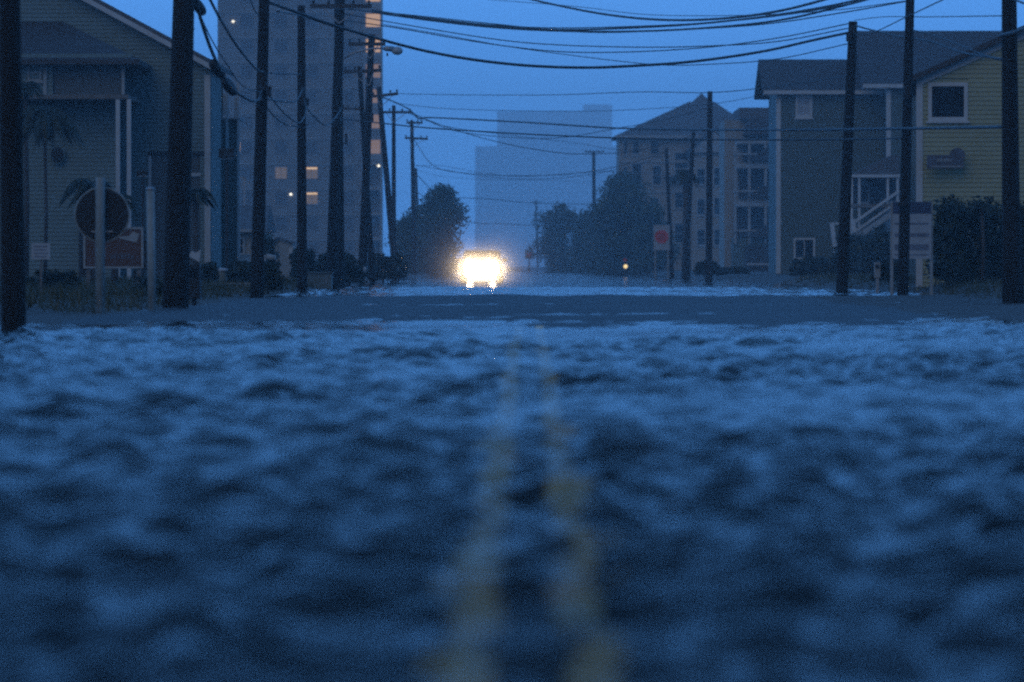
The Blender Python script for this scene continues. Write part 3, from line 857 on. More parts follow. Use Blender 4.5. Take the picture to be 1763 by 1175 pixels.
p1 = pole((24, 571), (14, -300), 50, .125, 'thick black utility pole standing in the water by the round sign')
p2 = pole((300, 536), (322, -180), 73, .19, 'leaning utility pole beside the plain pale post and dark newspaper box')
p3 = pole((441, 516), (458, -110), 98, .13, 'leaning utility pole with coiled cables beside the clipped hedge')
p4 = pole((520, 503), (519, 10), 124, .125, 'slim straight utility pole with blunt top next to the utility cabinet')
p5 = pole((570, 496), (588, -60), 151, .175, 'tall utility pole carrying a long crossarm and the street lamp arm', arms=[(12, 535, 641)])
p5b = pole((585, 495), (582, -40), 154, .15, 'second of the paired tall poles beside the street lamp')
p6 = pole((622, 490), (640, 60), 176, .15, 'utility pole with crossarm just below the street lamp head', arms=[(77, 600, 664), (125, 592, 657, 122)])
p6b = pole((643, 489), (619, 115), 182, .11, 'thin pole leaning across the double crossarm pole')
p7 = pole((684, 484), (652, 150), 212, .14, 'leaning utility pole with one tilted crossarm against the sky', arms=[(167, 641, 686, 162)])
p8 = pole((678, 481), (678, 182), 245, .12, 'straight utility pole with two crossarms sprouting many wires', arms=[(194, 655, 709, 194), (188, 590, 622)])
p9 = pole((714, 478), (709, 208), 282, .13, 'utility pole with two short crossarms beyond the leafy tree', arms=[(212, 700, 728), (238, 697, 737, 240)])
p10 = pole((722, 474), (716, 290), 350, .12, 'far short utility pole rising from the leafy tree')
q1 = pole((1742, 527), (1735, -120), 80, .15, 'thick dark utility pole in front of the yellow house and hedge')
q1b = pole((1756, 526), (1727, -100), 82, .09, 'thin brace pole crossing the thick pole at the hedge')
q2 = pole((1553, 512), (1568, -90), 103, .115, 'leaning utility pole in front of the striped notice board')
q3 = pole((1447, 503), (1468, 38), 124, .145, 'dark utility pole before the slate house, cables tied at its top', arms=())
q4 = pole((1220, 484), (1222, 158), 215, .15, 'straight bare utility pole in front of the hip roofed house')
q5 = pole((1178, 480), (1194, 226), 249, .13, 'leaning utility pole beside the far palm')
q6 = pole((1158, 479), (1147, 255), 269, .12, 'thin leaning utility pole beside the red octagon sign board')
q7 = pole((1024, 470), (1022, 262), 480, .2, 'hazy utility pole with short top crossarm above the far trees', arms=[(262, 1006, 1040)])
q8 = pole((926, 466), (923, 345), 800, .2, 'faintest utility pole far down the misty road', arms=[(349, 915, 932)])

def hardware():
    # street lamp arm and head on the tall pole
    A = [P(x, y, 150.6) for x, y in ((592, 101), (606, 93), (625, 87), (645, 84), (668, 84))]
    arm = MB().tube(A, [.035, .034, .032, .03, .03], 8).build('lamp_arm', M['gal'], p5)
    m = MB(); c0 = P(660, 84, 150.6); c1 = P(678, 85, 150.6); m.tube([c0, c0.lerp(c1, .3), c1], [.05, .09, .1], 12)
    hd = m.build('lamp_housing', M['gal'], arm)
    c = P(684, 88, 150.6); MB().ball(c, .19, .17, .14, 14, 8).build('lamp_bowl', M['lamp_glass'], hd)
    c = P(667, 92, 150.6); MB().tube([c, c - Vector((0, 0, .1))], .03, 8).build('photocell', M['dark'], hd)
    # clutter clamped to poles
    for po, pts in ((p3, ((452, 140, .17, .4), (463, 158, .1, .22), (449, 168, .12, .2))), (p4, ((521, 166, .1, .5), (529, 176, .09, .2))), (p6, ((640, 203, .14, .35),)), (q2, ((1561, 160, .14, .3), (1551, 352, .17, .1))), (q3, ((1467, 52, .17, .22), (1461, 64, .14, .25))), (p5, ((596, 240, .07, .35),))):
        Y = po.location.y - .16
        for px, py, w, h in pts:
            c = P(px, py, Y); MB().box(c.x-w/2, c.x+w/2, Y-.1, Y+.12, c.z-h/2, c.z+h/2).build('clamp_box', M['dark'], po, bevel=.01)
hardware()

# ------------------------------------------------------------------ overhead cables
def catmull(pts, n=10):
    if len(pts) == 2: return [pts[0].lerp(pts[1], k/12) for k in range(13)]
    q = [pts[0]*2 - pts[1]] + pts + [pts[-1]*2 - pts[-2]]; out = []
    for i in range(1, len(q)-2):
        for k in range(n):
            u = k/n; a, b, c, d = q[i-1], q[i], q[i+1], q[i+2]
            out.append(.5*((2*b) + (c-a)*u + (2*a-5*b+4*c-d)*u*u + (3*b-a-3*c+d)*u**3))
    out.append(pts[-1]); return out
CG = 'overhead cables across the street'
def cable(pix, Y0, Y1, r, label, group=CG, name='overhead_cable'):
    L = [0]
    for a, b in zip(pix, pix[1:]): L.append(L[-1] + abs(b[0]-a[0]) + .001)
    pts = []
    for (x, y), l in zip(pix, L):
        Y = Y0 + (Y1-Y0)*l/L[-1]; pts.append(P(x, y, Y))
    c = catmull(pts)
    m = MB(); m.tube(c, r, 6)
    o = m.build(name, M['cable'], None)
    return tag(o, label, 'cable', group)
cable([(860, -14), (950, 8), (1045, 26), (1140, 35), (1240, 33), (1340, 20), (1440, -6), (1540, -40)], 151, 103, .033, 'heaviest topmost black cable dipping into the sky above all others')
cable([(640, 18), (740, 34), (850, 46), (960, 52), (1060, 50), (1200, 42), (1340, 26), (1470, 2), (1567, -30)], 151, 103, .026, 'upper heavy cable of the sagging bundle from the long crossarm')
cable([(640, 22), (740, 36), (850, 48), (960, 54), (1080, 55), (1200, 50), (1340, 36), (1470, 6), (1567, -22)], 151, 103, .026, 'lower heavy cable of the sagging bundle from the long crossarm')
cable([(600, 16), (740, 32), (850, 44), (960, 49), (1100, 46), (1220, 40), (1340, 28), (1460, 8), (1567, -18)], 151, 103, .016, 'thin wire riding just above the heavy bundle from the long crossarm')
cable([(560, 14), (700, 26), (850, 42), (1000, 56), (1130, 54), (1300, 44), (1430, 26), (1567, 2)], 151, 103, .015, 'thin wire dipping through the heavy bundle from the long crossarm')
cable([(590, 24), (690, 42), (850, 68), (960, 78), (1100, 82), (1220, 80), (1340, 72), (1468, 48)], 151, 124, .016, 'thin wire from the long-crossarm pole sagging in a shallow curve to the slate house pole')
cable([(595, 36), (690, 50), (780, 66), (870, 80), (970, 90), (1090, 90), (1220, 82), (1340, 66), (1468, 40)], 151, 124, .016, 'thin wire from the long-crossarm pole ending highest on the slate house pole')
cable([(655, 42), (760, 60), (870, 80), (1000, 98), (1130, 112), (1230, 111), (1340, 102), (1460, 76)], 176, 124, .014, 'thin wire crossing below its neighbours from the street lamp to the slate house pole')
cable([(840, 0), (990, 12), (1100, 25), (1200, 28), (1320, 26), (1440, 18), (1565, 2)], 176, 103, .011, 'hair-thin wire crossing under the topmost heavy cable to the notice board pole')
cable([(455, 2), (500, 18), (580, 46), (690, 78), (770, 96), (850, 108), (930, 115), (1020, 117), (1110, 113), (1180, 108), (1260, 98), (1330, 86), (1400, 70), (1466, 56)], 98, 124, .034, 'thick lumpy cable drooping in front of the street lamp to the slate house pole')
cable([(688, 162), (800, 164), (950, 164), (1100, 159), (1222, 160), (1330, 150), (1467, 130)], 212, 124, .014, 'thin wire leaving the single tilted crossarm and passing over the hip roof peak')
cable([(680, 178), (760, 187), (870, 191), (980, 192), (1080, 190), (1222, 180), (1320, 163)], 245, 215, .014, 'thin wire skimming across the distant tower top to the bare straight pole')
cable([(652, 165), (700, 186), (722, 205), (742, 203), (900, 211), (1060, 221), (1220, 224), (1400, 224), (1556, 222), (1740, 219)], 212, 80, .034, 'thick nearly straight cable crossing in front of the slate house')
cable([(575, 204), (650, 212), (740, 221), (900, 231), (1060, 238), (1222, 241), (1400, 241), (1556, 239)], 151, 103, .020, 'second straight cable running just under the thick one')
cable([(708, 194), (770, 222), (840, 234), (920, 239), (980, 236), (1060, 222), (1147, 206), (1222, 186)], 245, 215, .018, 'slack wire from the two-crossarm pole curving up over the hip roof slope')
cable([(709, 196), (760, 216), (830, 238), (900, 254), (980, 265), (1060, 264), (1110, 257), (1192, 234)], 245, 249, .020, 'slack wire from the two-crossarm pole drooping lower to the pole by the far palm')
cable([(690, 190), (740, 210), (790, 222), (900, 236), (1000, 248), (1060, 258), (1147, 262)], 245, 269, .012, 'faint thin wire from the two-crossarm pole to the thin pole by the octagon board')
cable([(712, 240), (750, 288), (820, 300), (900, 303), (980, 300), (1060, 288), (1147, 262)], 282, 269, .020, 'slack wire from the short double crossarm across the distant tower to the thin leaning pole')
cable([(712, 284), (770, 294), (840, 305), (920, 309), (1000, 303), (1080, 288), (1147, 268)], 350, 269, .018, 'wire from the far short pole in a low sag to the thin leaning pole')
cable([(716, 286), (760, 286), (830, 298), (900, 304), (1000, 298), (1060, 296), (1150, 300)], 350, 269, .014, 'wire from the far short pole ending level beside the broad hazy tree')
cable([(716, 292), (760, 304), (850, 310), (950, 311), (1022, 314)], 350, 480, .012, 'faint wire from the far short pole to the hazy crossarm pole above the trees')
cable([(716, 300), (760, 336), (840, 343), (923, 350), (1022, 352)], 350, 480, .03, 'faint wire low over the car toward the misty trees')
cable([(716, 330), (800, 380), (870, 386), (923, 388), (1000, 386)], 350, 480, .03, 'lowest faint wire just above the glow of the headlights')
cable([(1470, 44), (1490, 50), (1540, 62), (1600, 72), (1660, 92), (1735, 104)], 124, 80, .022, 'dark cable swooping from the slate house pole across the yellow gable')
cable([(1568, 52), (1620, 66), (1700, 98), (1740, 108)], 103, 80, .016, 'short wire from the notice board pole down to the thick pole at the yellow gable')
cable([(1470, 60), (1500, 58), (1560, 30), (1640, -8)], 124, 80, .014, 'thin wire climbing from the slate house pole over the yellow house roof')
cable([(1470, 36), (1520, 30), (1600, 30), (1735, 28)], 124, 80, .010, 'level hair-thin wire over the slate house ridge to the thick pole')
cable([(1720, 62), (1745, 56), (1790, 40)], 80, 70, .03, 'short dark cable leaving the thick pole by the yellow gable')
cable([(1735, -4), (1765, 8), (1800, 18)], 80, 70, .02, 'short wire slanting down off the thick pole beyond the yellow house')
LG = 'drop cables among the left poles'
cable([(332, -30), (345, 30), (368, 96), (396, 148), (428, 172), (446, 172), (452, 150)], 73, 98, .030, 'dark cable holding the black splice cases', LG)
cable([(352, -20), (380, 34), (410, 82), (440, 118), (455, 126)], 73, 98, .024,'second dark cable slanting from the thick leaning pole to the coiled-cable pole', LG)
cable([(330, -10), (360, 60), (390, 110), (420, 150), (455, 160)], 73, 98, .012,'thin wire slanting under the splice cases to the coiled-cable pole', LG)
cable([(455, 126), (500, 128), (519, 128)], 98, 124, .016,'short level cable from the coiled-cable pole to the slim blunt pole', LG)
cable([(455, 150), (470, 172), (492, 198), (516, 212), (527, 190), (522, 165)], 98, 124, .020,'looped cable hanging from the coils and curling up at the slim blunt pole', LG)
cable([(450, 170), (468, 196), (490, 214), (516, 219)], 98, 124, .018,'slack cable hanging lowest below the coils of the leaning pole', LG)
cable([(522, 152), (512, 172), (500, 176), (458, 171)], 124, 98, .022,'pale-catching cable swung between the slim blunt pole and the coils', LG)
cable([(522, 178), (540, 200), (560, 216), (576, 205), (588, 186)], 124, 151, .022,'deep cable loop hanging between the slim blunt pole and the paired poles', LG)
cable([(428, -10), (440, 20), (458, 34), (480, 20)], 98, 110, .014,'small hook of cable at the top of the coiled-cable pole', LG)
cable([(478, 20), (505, 25), (530, 32), (585, 50)], 98, 151, .018,'straight slanting cable passing the slim blunt pole top toward the paired poles', LG)
for k, (px, py, dx, dy) in enumerate(((342, 12, 8, 22), (374, 119, 9, 24), (395, 150, 9, 22))):
    Y = 73 + 25*(.1, .42, .62)[k]; c = P(px, py, Y)
    a, b = P(px-dx, py-dy/2, Y-.3), P(px+dx, py+dy/2, Y+.3)
    t = thing('splice_case', c, ('black splice case up against the thick leaning pole on the drooping cable', 'black splice case at the grey house eave, upper of the close pair', 'black splice case above the white side porch panels, lower of the close pair')[k], 'splice case', 'splice cases on the drooping cable')
    r = 9/(F/Y)
    MB().tube([a, a.lerp(b, .12), a.lerp(b, .3), a.lerp(b, .7), a.lerp(b, .88), b], [r*.45, r*.9, r*1.05, r*1.05, r*.9, r*.45], 14).build('case_body', M['cable'], t)
    for f in (.02, .94): MB().tube([a.lerp(b, f), a.lerp(b, f+.05)], r*.62, 10).build('end_collar', M['dark'], t)

# ------------------------------------------------------------------ roadside things, left
def round_sign():
    Y = 64.0; b = P(172, 548, Y)
    t = thing('round_road_sign', (b.x, Y, gz(b.x, Y)), 'round road sign seen from its black back on a pale post', 'road sign')
    tp = P(173, 306, Y)
    MB().tube([(b.x, Y-.02, gz(b.x, Y)-.3), (tp.x, Y-.02, tp.z-.03), (tp.x, Y-.02, tp.z)], [.066, .066, .058], 16).build('post', M['post'], t)
    c = P(175, 370, Y); MB().disc((c.x, Y+.075, c.z), .365, .03, 48).build('disc', M['signback'], t)
    m = MB(); ring = [(c.x + .372*math.cos(a*math.pi/24), Y+.07, c.z + .372*math.sin(a*math.pi/24)) for a in range(49)]
    m.tube(ring, .013, 6, False); m.build('rim', M['post'], t)
    for py in (399,):
        z = PZ(py, Y); MB().box(c.x-.15, c.x+.15, Y+.046, Y+.058, z-.009, z+.009).build('bracket', M['gal'], t)
round_sign()
def plain_post():
    Y = 68.0; b = P(262, 540, Y)
    t = thing('plain_post', (b.x, Y, gz(b.x, Y)), 'bare pale round post between round sign and leaning pole', 'post')
    tp = P(259, 328, Y)
    MB().tube([(b.x, Y, gz(b.x, Y)-.3), (tp.x, Y, tp.z)], .06, 16).build('tube', M['post'], t)
    MB().tube([(tp.x, Y, tp.z+.002), (tp.x, Y, tp.z+.03), (tp.x, Y, tp.z+.05)], [.066, .066, .03], 16).build('cap', M['gal'], t)
plain_post()
def lamp_post(px, py_top, py_bot, w, Y, label):
    x = PX(px, Y); z0 = gz(x, Y); zt, zb = PZ(py_top, Y), PZ(py_bot, Y)
    t = thing('lamp_post', (x, Y, z0), label, 'lamp post')
    MB().tube([(x, Y, z0-.1), (x, Y, z0+.25), (x, Y, zb)], [.07, .05, .045], 10).build('pole', M['dark'], t)
    hd = MB().box(x-w/2, x+w/2, Y-w/2, Y+w/2, zb, zt).build('lamp_head', M['dark'], t, bevel=.03)
    MB().box(x-w*.38, x+w*.38, Y-w*.38, Y+w*.38, zb-.02, zb-.002).build('lens', M['lamp_glass'], hd)
    MB().box(x-.07, x+.07, Y-.07, Y+.07, z0-.1, z0+.06).build('base_plate', M['dark'], t)
lamp_post(391, 256, 273, .42, 125, 'unlit box-headed lamp post in front of the grey gable house')
lamp_post(246, 293, 303, .31, 120, 'smaller box-headed lamp behind the plain pale post')
def yard_sign():
    Y = 85.0; x0, x1, z0, z1 = PX(54, Y), PX(86, Y), PZ(447, Y), PZ(419, Y); xc = (x0+x1)/2
    t = thing('yard_sign', (xc, Y, gz(xc, Y)), 'small pale notice on a stake near the black pole in water', 'sign')
    MB().box(x0, x1, Y-.012, Y+.012, z0, z1).build('board', M['palesign'], t)
    MB().box(xc-.02, xc+.02, Y+.014, Y+.04, gz(xc, Y)-.2, z1-.03).build('stake', M['deck'], t)
    for k in range(4):
        z = z1 - .06 - k*.062; MB().box(x0+.04, x1-.04-.03*(k % 2), Y-.0165, Y-.0125, z-.012, z+.012).build('faded_line', M['ink'], t)
yard_sign()
def orange_sign():
    Y = 92.0; x0, x1, z0, z1 = PX(147, Y), PX(243, Y), PZ(459, Y), PZ(395, Y); xc = (x0+x1)/2
    t = thing('lot_sign', (xc, Y, gz(xc, Y)), 'orange brown lot sign with pale border behind the round sign', 'sign')
    MB().box(x0, x1, Y, Y+.03, z0, z1).build('board', M['orange'], t)
    f = MB(); w = .04
    f.box(x0-w, x0-.001, Y-.02, Y+.04, z0-w, z1+w); f.box(x1+.001, x1+w, Y-.02, Y+.04, z0-w, z1+w); f.box(x0, x1, Y-.02, Y+.04, z0-w, z0-.001); f.box(x0, x1, Y-.02, Y+.04, z1+.001, z1+w)
    f.build('border', M['whiteold'], t)
    for x in (x0+.05, x1-.05): MB().box(x-.035, x+.035, Y+.032, Y+.09, gz(xc, Y)-.2, z1).build('leg', M['deck'], t)
    m = MB(); m.prism([(PX(196, Y), PZ(408, Y)), (PX(235, Y), PZ(418, Y)), (PX(240, Y), PZ(403, Y)), (PX(228, Y), PZ(399, Y)), (PX(222, Y), PZ(407, Y))], Y-.012, Y-.002); m.build('pale_swoosh', M['whiteold'], t)
    random.seed(5)
    for k in range(7):
        x = PX(190 + k*6, Y); h = random.uniform(.05, .1); MB().box(x, x+.045, Y-.012, Y-.002, PZ(445, Y), PZ(445, Y)+h).build('faded_letter', M['plaque'], t)
orange_sign()
def newspaper_box():
    Y = 78.0; a = lambda px: PX(px, Y); b = lambda py: PZ(py, Y); z0 = gz(a(335), Y)
    t = thing('newspaper_box', (a(334), Y, z0), 'dark newspaper box with bright tilted lid at the leaning pole foot', 'newspaper box')
    MB().box(a(322), a(344), Y, Y+.4, z0+.12, b(456)).build('cabinet', M['dark'], t, bevel=.015)
    m = MB(); m.prism([(a(312), b(434)), (a(343), b(452)), (a(345), b(430)), (a(336), b(436)), (a(330), b(432)), (a(326), b(439))], Y+.05, Y+.09); m.build('lid', M['white'], t)
    MB().box(a(329), a(337), Y+.14, Y+.26, z0-.1, z0+.119).build('pedestal', M['dark'], t)
    MB().box(a(326), a(340), Y-.012, Y-.001, b(478), b(462)).build('display_pane', M['glass'], t)
newspaper_box()
def easel():
    Y = 96.0; a = lambda px: PX(px, Y); b = lambda py: PZ(py, Y)
    t = thing('covered_grill', (a(248), Y, gz(a(248), Y)), 'dark tapering covered grill beside the orange brown sign', 'grill')
    m = MB(); zb = gz(a(248), Y)
    m.prism([(a(228), b(465)), (a(262), b(465)), (a(258), b(425)), (a(252), b(412)), (a(244), b(412)), (a(238), b(430))], Y, Y+.5); m.build('cover', M['dark'], t, bevel=.03)
    for px in (231, 259): MB().box(a(px)-.02, a(px)+.02, Y+.1, Y+.14, zb-.1, b(464)).build('leg', M['dark'], t)
easel()
def surfboard():
    Y = 150.0; a = lambda px: PX(px, Y); b = lambda py: PZ(py, Y); z0 = gz(a(377), Y)
    t = thing('surfboard', (a(377), Y, z0), 'white round-nosed surfboard standing upright behind the clipped hedge', 'surfboard')
    m = MB(); n = 18; z1 = b(413); vs = []
    prof = lambda u: .16*min(1, (max(0, u)*6)**.5)*(1 if u < .75 else math.sqrt(max(0, 1-((u-.75)/.25)**2)))
    P2 = [(a(377)-prof(k/n), z0+.1+(z1-z0-.1)*k/n) for k in range(n+1)] + [(a(377)+prof(k/n), z0+.1+(z1-z0-.1)*k/n) for k in range(n-1, 0, -1)]
    m.prism(P2[::-1], Y, Y+.06); m.build('board', M['board'], t, bevel=.015)
    MB().prism([(a(377)-.01, z0+.25), (a(377)+.01, z0+.25), (a(377)+.01, z0+.45), (a(377)-.01, z0+.42)], Y-.14, Y-.001).build('fin', M['dark'], t)
surfboard()
def low_wall():
    Y = 148.0; a = lambda px: PX(px, Y); b = lambda py: PZ(py, Y)
    t = thing('low_white_wall', (a(411), Y, .2), 'low white panel wall behind the clipped hedge', 'wall')
    for k in range(4):
        p0 = 393 + 9.6*k; MB().box(a(p0)+.008, a(p0+9.6)-.008, Y, Y+.05, .1, b(440)).build('panel', M['white'], t)
    MB().box(a(392.5), a(432), Y-.03, Y+.08, b(440)+.002, b(438.6)).build('cap_rail', M['white'], t)
low_wall()
def mailbox():
    Y = 128.0; a = lambda px: PX(px, Y); b = lambda py: PZ(py, Y); z0 = gz(a(453), Y)
    t = thing('mailbox', (a(453), Y, z0), 'pale post with small mailbox arm beside the leaning cable pole', 'mailbox')
    MB().box(a(448), a(457), Y, Y+.12, z0-.2, b(439)).build('post', M['white'], t)
    m = MB(); c0, c1 = Vector((a(458), Y+.06, b(442))), Vector((a(475), Y+.06, b(445)))
    m.tube([c0, c1], .08, 12); m.build('box', M['whiteold'], t)
mailbox()
def pedestal():
    Y = 118.0; a = lambda px: PX(px, Y); b = lambda py: PZ(py, Y); z0 = gz(a(383), Y)
    t = thing('utility_pedestal', (a(383), Y, z0), 'squat round-capped utility pedestal set in the clipped hedge', 'utility box')
    MB().tube([(a(383), Y-.5, z0-.1), (a(383), Y-.5, b(467))], .16, 16).build('body', M['cabinet'], t)
    MB().ball((a(383), Y-.5, b(466)), .19, .19, .07, 16, 8).build('cap', M['palesign'], t)
pedestal()
def cabinet():
    Y = 142.0; a = lambda px: PX(px, Y); b = lambda py: PZ(py, Y); z0 = gz(a(550), Y)
    t = thing('utility_cabinet', (a(549), Y, z0), 'boxy green grey utility cabinet at the water edge between poles', 'utility box')
    MB().box(a(527), a(571), Y, Y+.7, z0+.05, b(471)).build('housing', M['cabinet'], t, bevel=.02)
    MB().box(a(525), a(573), Y-.06, Y+.76, b(471)+.002, b(469)).build('lid', M['cabinet'], t, bevel=.01)
    MB().box(a(522), a(576), Y-.1, Y+.8, z0-.2, z0+.048).build('pad', M['conc'], t)
    MB().box(a(561), a(563), Y-.03, Y-.001, b(488), b(480)).build('handle', M['gal'], t)
cabinet()
def bollard():
    Y = 168.0; a = lambda px: PX(px, Y); b = lambda py: PZ(py, Y); z0 = gz(a(628), Y)
    t = thing('short_marker_post', (a(628), Y, z0), 'short pale marker post at the foot of the crossarm pole', 'post')
    MB().tube([(a(628), Y, z0-.2), (a(628), Y, b(466))], .05, 12).build('tube', M['whiteold'], t)
    MB().ball((a(628), Y, b(463)), .065, .065, .07, 12, 8).build('knob', M['white'], t)
bollard()
def kerb_wall():
    Y = 112.0; a = lambda px: PX(px, Y); b = lambda py: PZ(py, Y)
    t = thing('planter_wall', (a(400), Y, .1), 'low concrete planter edge in front of the clipped hedge', 'planter')
    for k in range(6):
        p0 = 363 + 12*k; MB().box(a(p0)+.006, a(p0+12)-.006, Y, Y+.2, -.1, b(490)).build('block', M['conc'], t)
    MB().box(a(362), a(436), Y-.03, Y+.23, b(490)+.002, b(487)).build('coping', M['conc'], t)
kerb_wall()
shrub(340, 378, 456, 116, .15, 'clipped dark hedge left of the round-capped pedestal', 1, 1800, .06, 'hedge')
shrub(390, 445, 454, 117, .15, 'clipped dark hedge right of the round-capped pedestal', 2, 2400, .06, 'hedge')
shrub(436, 486, 455, 110, .1, 'dark rounded bush crowding the leaning cable pole foot', 3, 2600, .06)
shrub(440, 478, 412, 158, .2, 'tall straggly bush in front of the pale shed', 4, 2000, .08, ragged=.5)
shrub(500, 545, 432, 155, .2, 'dark bush behind the slim straight pole', 5, 2400, .08)
shrub(540, 612, 436, 164, .2, 'wide dark bush behind the paired tall poles', 6, 3600, .08)
shrub(570, 630, 452, 158, .05, 'low dark bush at the feet of the paired tall poles', 7, 2400, .07)
shrub(630, 700, 440, 196, .1, 'dense dark bush under the tilted crossarm pole', 8, 3000, .09)
shrub(40, 140, 470, 88, .1, 'low weedy bush below the small pale notice', 9, 2600, .05, ragged=.5)
shrub(228, 285, 478, 84, .1, 'low dark bush behind the plain pale post', 10, 1800, .05, ragged=.5)
palm(77, 190, 126, .2, 'small palm with drooping skirt of fronds before the grey porch', 21, 1.15, 30, 1.6, .05)
palm(160, 318, 110, .2, 'bushy palm half hidden behind the round sign', 22, .95, 20, 1.2, .09)
palm(196, 345, 108, .2, 'low palm beside the white porch posts', 23, .8, 12, 1.2, .08)
palm(336, 330, 122, .2, 'palm growing behind the thick leaning pole', 24, .75, 13, 1.3, .08)
palm(44, 145, 128, .2, 'palm crown against the upper grey porch wall', 25, .6, 12, 1.4, .07)
palm(456, 408, 175, .2, 'small tattered palm beside the pale shed', 26, .8, 11, 1.2, .08)
tree(752, 330, 318, 690, 806, 'dense leafy tree left of the headlights, leaning toward the road', 31, 24000, .14, lean=1.2, clear=.02)
tree(702, 300, 372, 668, 730, 'smaller dark tree behind the left poles', 32, 6000, .13, clear=.05)
tree(742, 360, 396, 716, 770, 'low dark tree at the water edge near the headlights', 33, 5000, .14, clear=.03)

# ------------------------------------------------------------------ the car with its headlights on
def car():
    Y = 205.0; cx = PX(829, Y); z0 = gz(cx, Y); 
    t = thing('oncoming_car', (cx, Y, z0), 'dark car driving through the flood with blazing headlights', 'car')
    w = .92
    prof = [(0, .35), (.05, .62), (.25, .78), (1.05, .95), (1.75, 1.45), (2.2, 1.53), (3.4, 1.52), (4.1, 1.05), (4.55, .98), (4.62, .4), (4.4, .28), (.2, .26)]
    m = MB(); n = len(prof)
    for sx in (-1, 1):
        pass
    p = []
    for x, k in ((-w, .0), (-w*.86, .05), (w*.86, .05), (w, .0)):
        for yy, zz in prof:
            zz2 = zz if zz < 1.0 or abs(x) < w*.9 else 1.0 + (zz-1.0)*.0
            p.append((cx+x, Y+yy, z0+zz2))
    fs = []
    for j in range(3):
        for i in range(n):
            fs.append((j*n+i, j*n+(i+1) % n, (j+1)*n+(i+1) % n, (j+1)*n+i))
    fs += [tuple(range(n)), tuple(range(4*n-1, 3*n-1, -1))]
    m.poly(p, fs); body = m.build('body', M['carpaint'], t, bevel=.04)
    m = MB(); m.poly([(cx-.72, Y+1.10, z0+1.0), (cx+.72, Y+1.10, z0+1.0), (cx+.66, Y+1.72, z0+1.45), (cx-.66, Y+1.72, z0+1.45), (cx-.72, Y+1.06, z0+1.0), (cx+.72, Y+1.06, z0+1.0), (cx+.66, Y+1.68, z0+1.47), (cx-.66, Y+1.68, z0+1.47)], [(4, 5, 6, 7), (3, 2, 1, 0), (0, 1, 5, 4), (2, 3, 7, 6), (1, 2, 6, 5), (3, 0, 4, 7)])
    m.build('windscreen', M['glass'], t)
    MB().box(cx-.45, cx+.45, Y-.03, Y+.06, z0+.46, z0+.62).build('grille', M['dark'], t)
    MB().box(cx-w+.02, cx+w-.02, Y-.08, Y+.1, z0+.27, z0+.44).build('bumper', M['carpaint'], t, bevel=.03)
    for sx in (-1, 1):
        x = cx + sx*.5
        hl = MB().disc((x, Y-.035, z0+.64), .12, .06, 20).build('headlight', M['lens'], t)
        for yy in (.85, 3.7):
            wh = MB().disc((cx+sx*(w-.1), Y+yy, z0+.32), .32, .22, 20, 'x').build('wheel', M['tyre'], t)
            MB().disc((cx+sx*(w+.012), Y+yy, z0+.32), .2, .02, 16, 'x').build('rim', M['gal'], wh)
        MB().box(cx+sx*(w+.01), cx+sx*(w+.2), Y+1.3, Y+1.4, z0+.98, z0+1.12).build('mirror', M['carpaint'], t, bevel=.02)
        ld = bpy.data.lights.new('headlight_beam', 'SPOT')
        ld.energy = HEAD; ld.color = (1.0, 0.72, 0.42); ld.spot_size = R(66); ld.spot_blend = 1.0; ld.shadow_soft_size = .16
        lo = bpy.data.objects.new('headlight_beam', ld); lo.location = (x - cx, -.12, .64); lo.rotation_euler = (R(90), 0, R(180)); lo.parent = t
        col.objects.link(lo)
def bloom():  # nested mist balls added to shape the headlight bloom
    Y = 203.9; cx = PX(829, Y)
    t = bpy.data.objects.new('bloom_mist', None); t.location = (cx, Y, .6); col.objects.link(t)
    tag(t, 'added mist shells giving the headlights a soft bloom', 'bloom', kind='stuff')
    for rx, rz, d in ((6.5, 6.0, .002), (4.2, 4.0, .003), (2.9, 2.8, .005), (2.05, 2.0, .009), (1.5, 1.45, .015), (1.1, 1.05, .024), (.8, .78, .036), (.55, .55, .05)):
        b = MB(); b.ball((cx, Y, .6), rx, rz, rz, 32, 20)
        m = bpy.data.materials.new('bloom_mist'); m.use_nodes = True; m.cycles.volume_sampling = 'EQUIANGULAR'; m.cycles.homogeneous_volume = True
        n, l = m.node_tree.nodes, m.node_tree.links; n.clear()
        out = n.new('ShaderNodeOutputMaterial'); v = n.new('ShaderNodeVolumePrincipled')
        v.inputs['Density'].default_value = d
        v.inputs['Color'].default_value = (0.95, 0.95, 0.95, 1); v.inputs['Anisotropy'].default_value = 0.6
        l.new(v.outputs[0], out.inputs['Volume'])
        tag(b.build('bloom_layer', m, t), kind='stuff')
bloom()
HEAD = 2700.0
car()

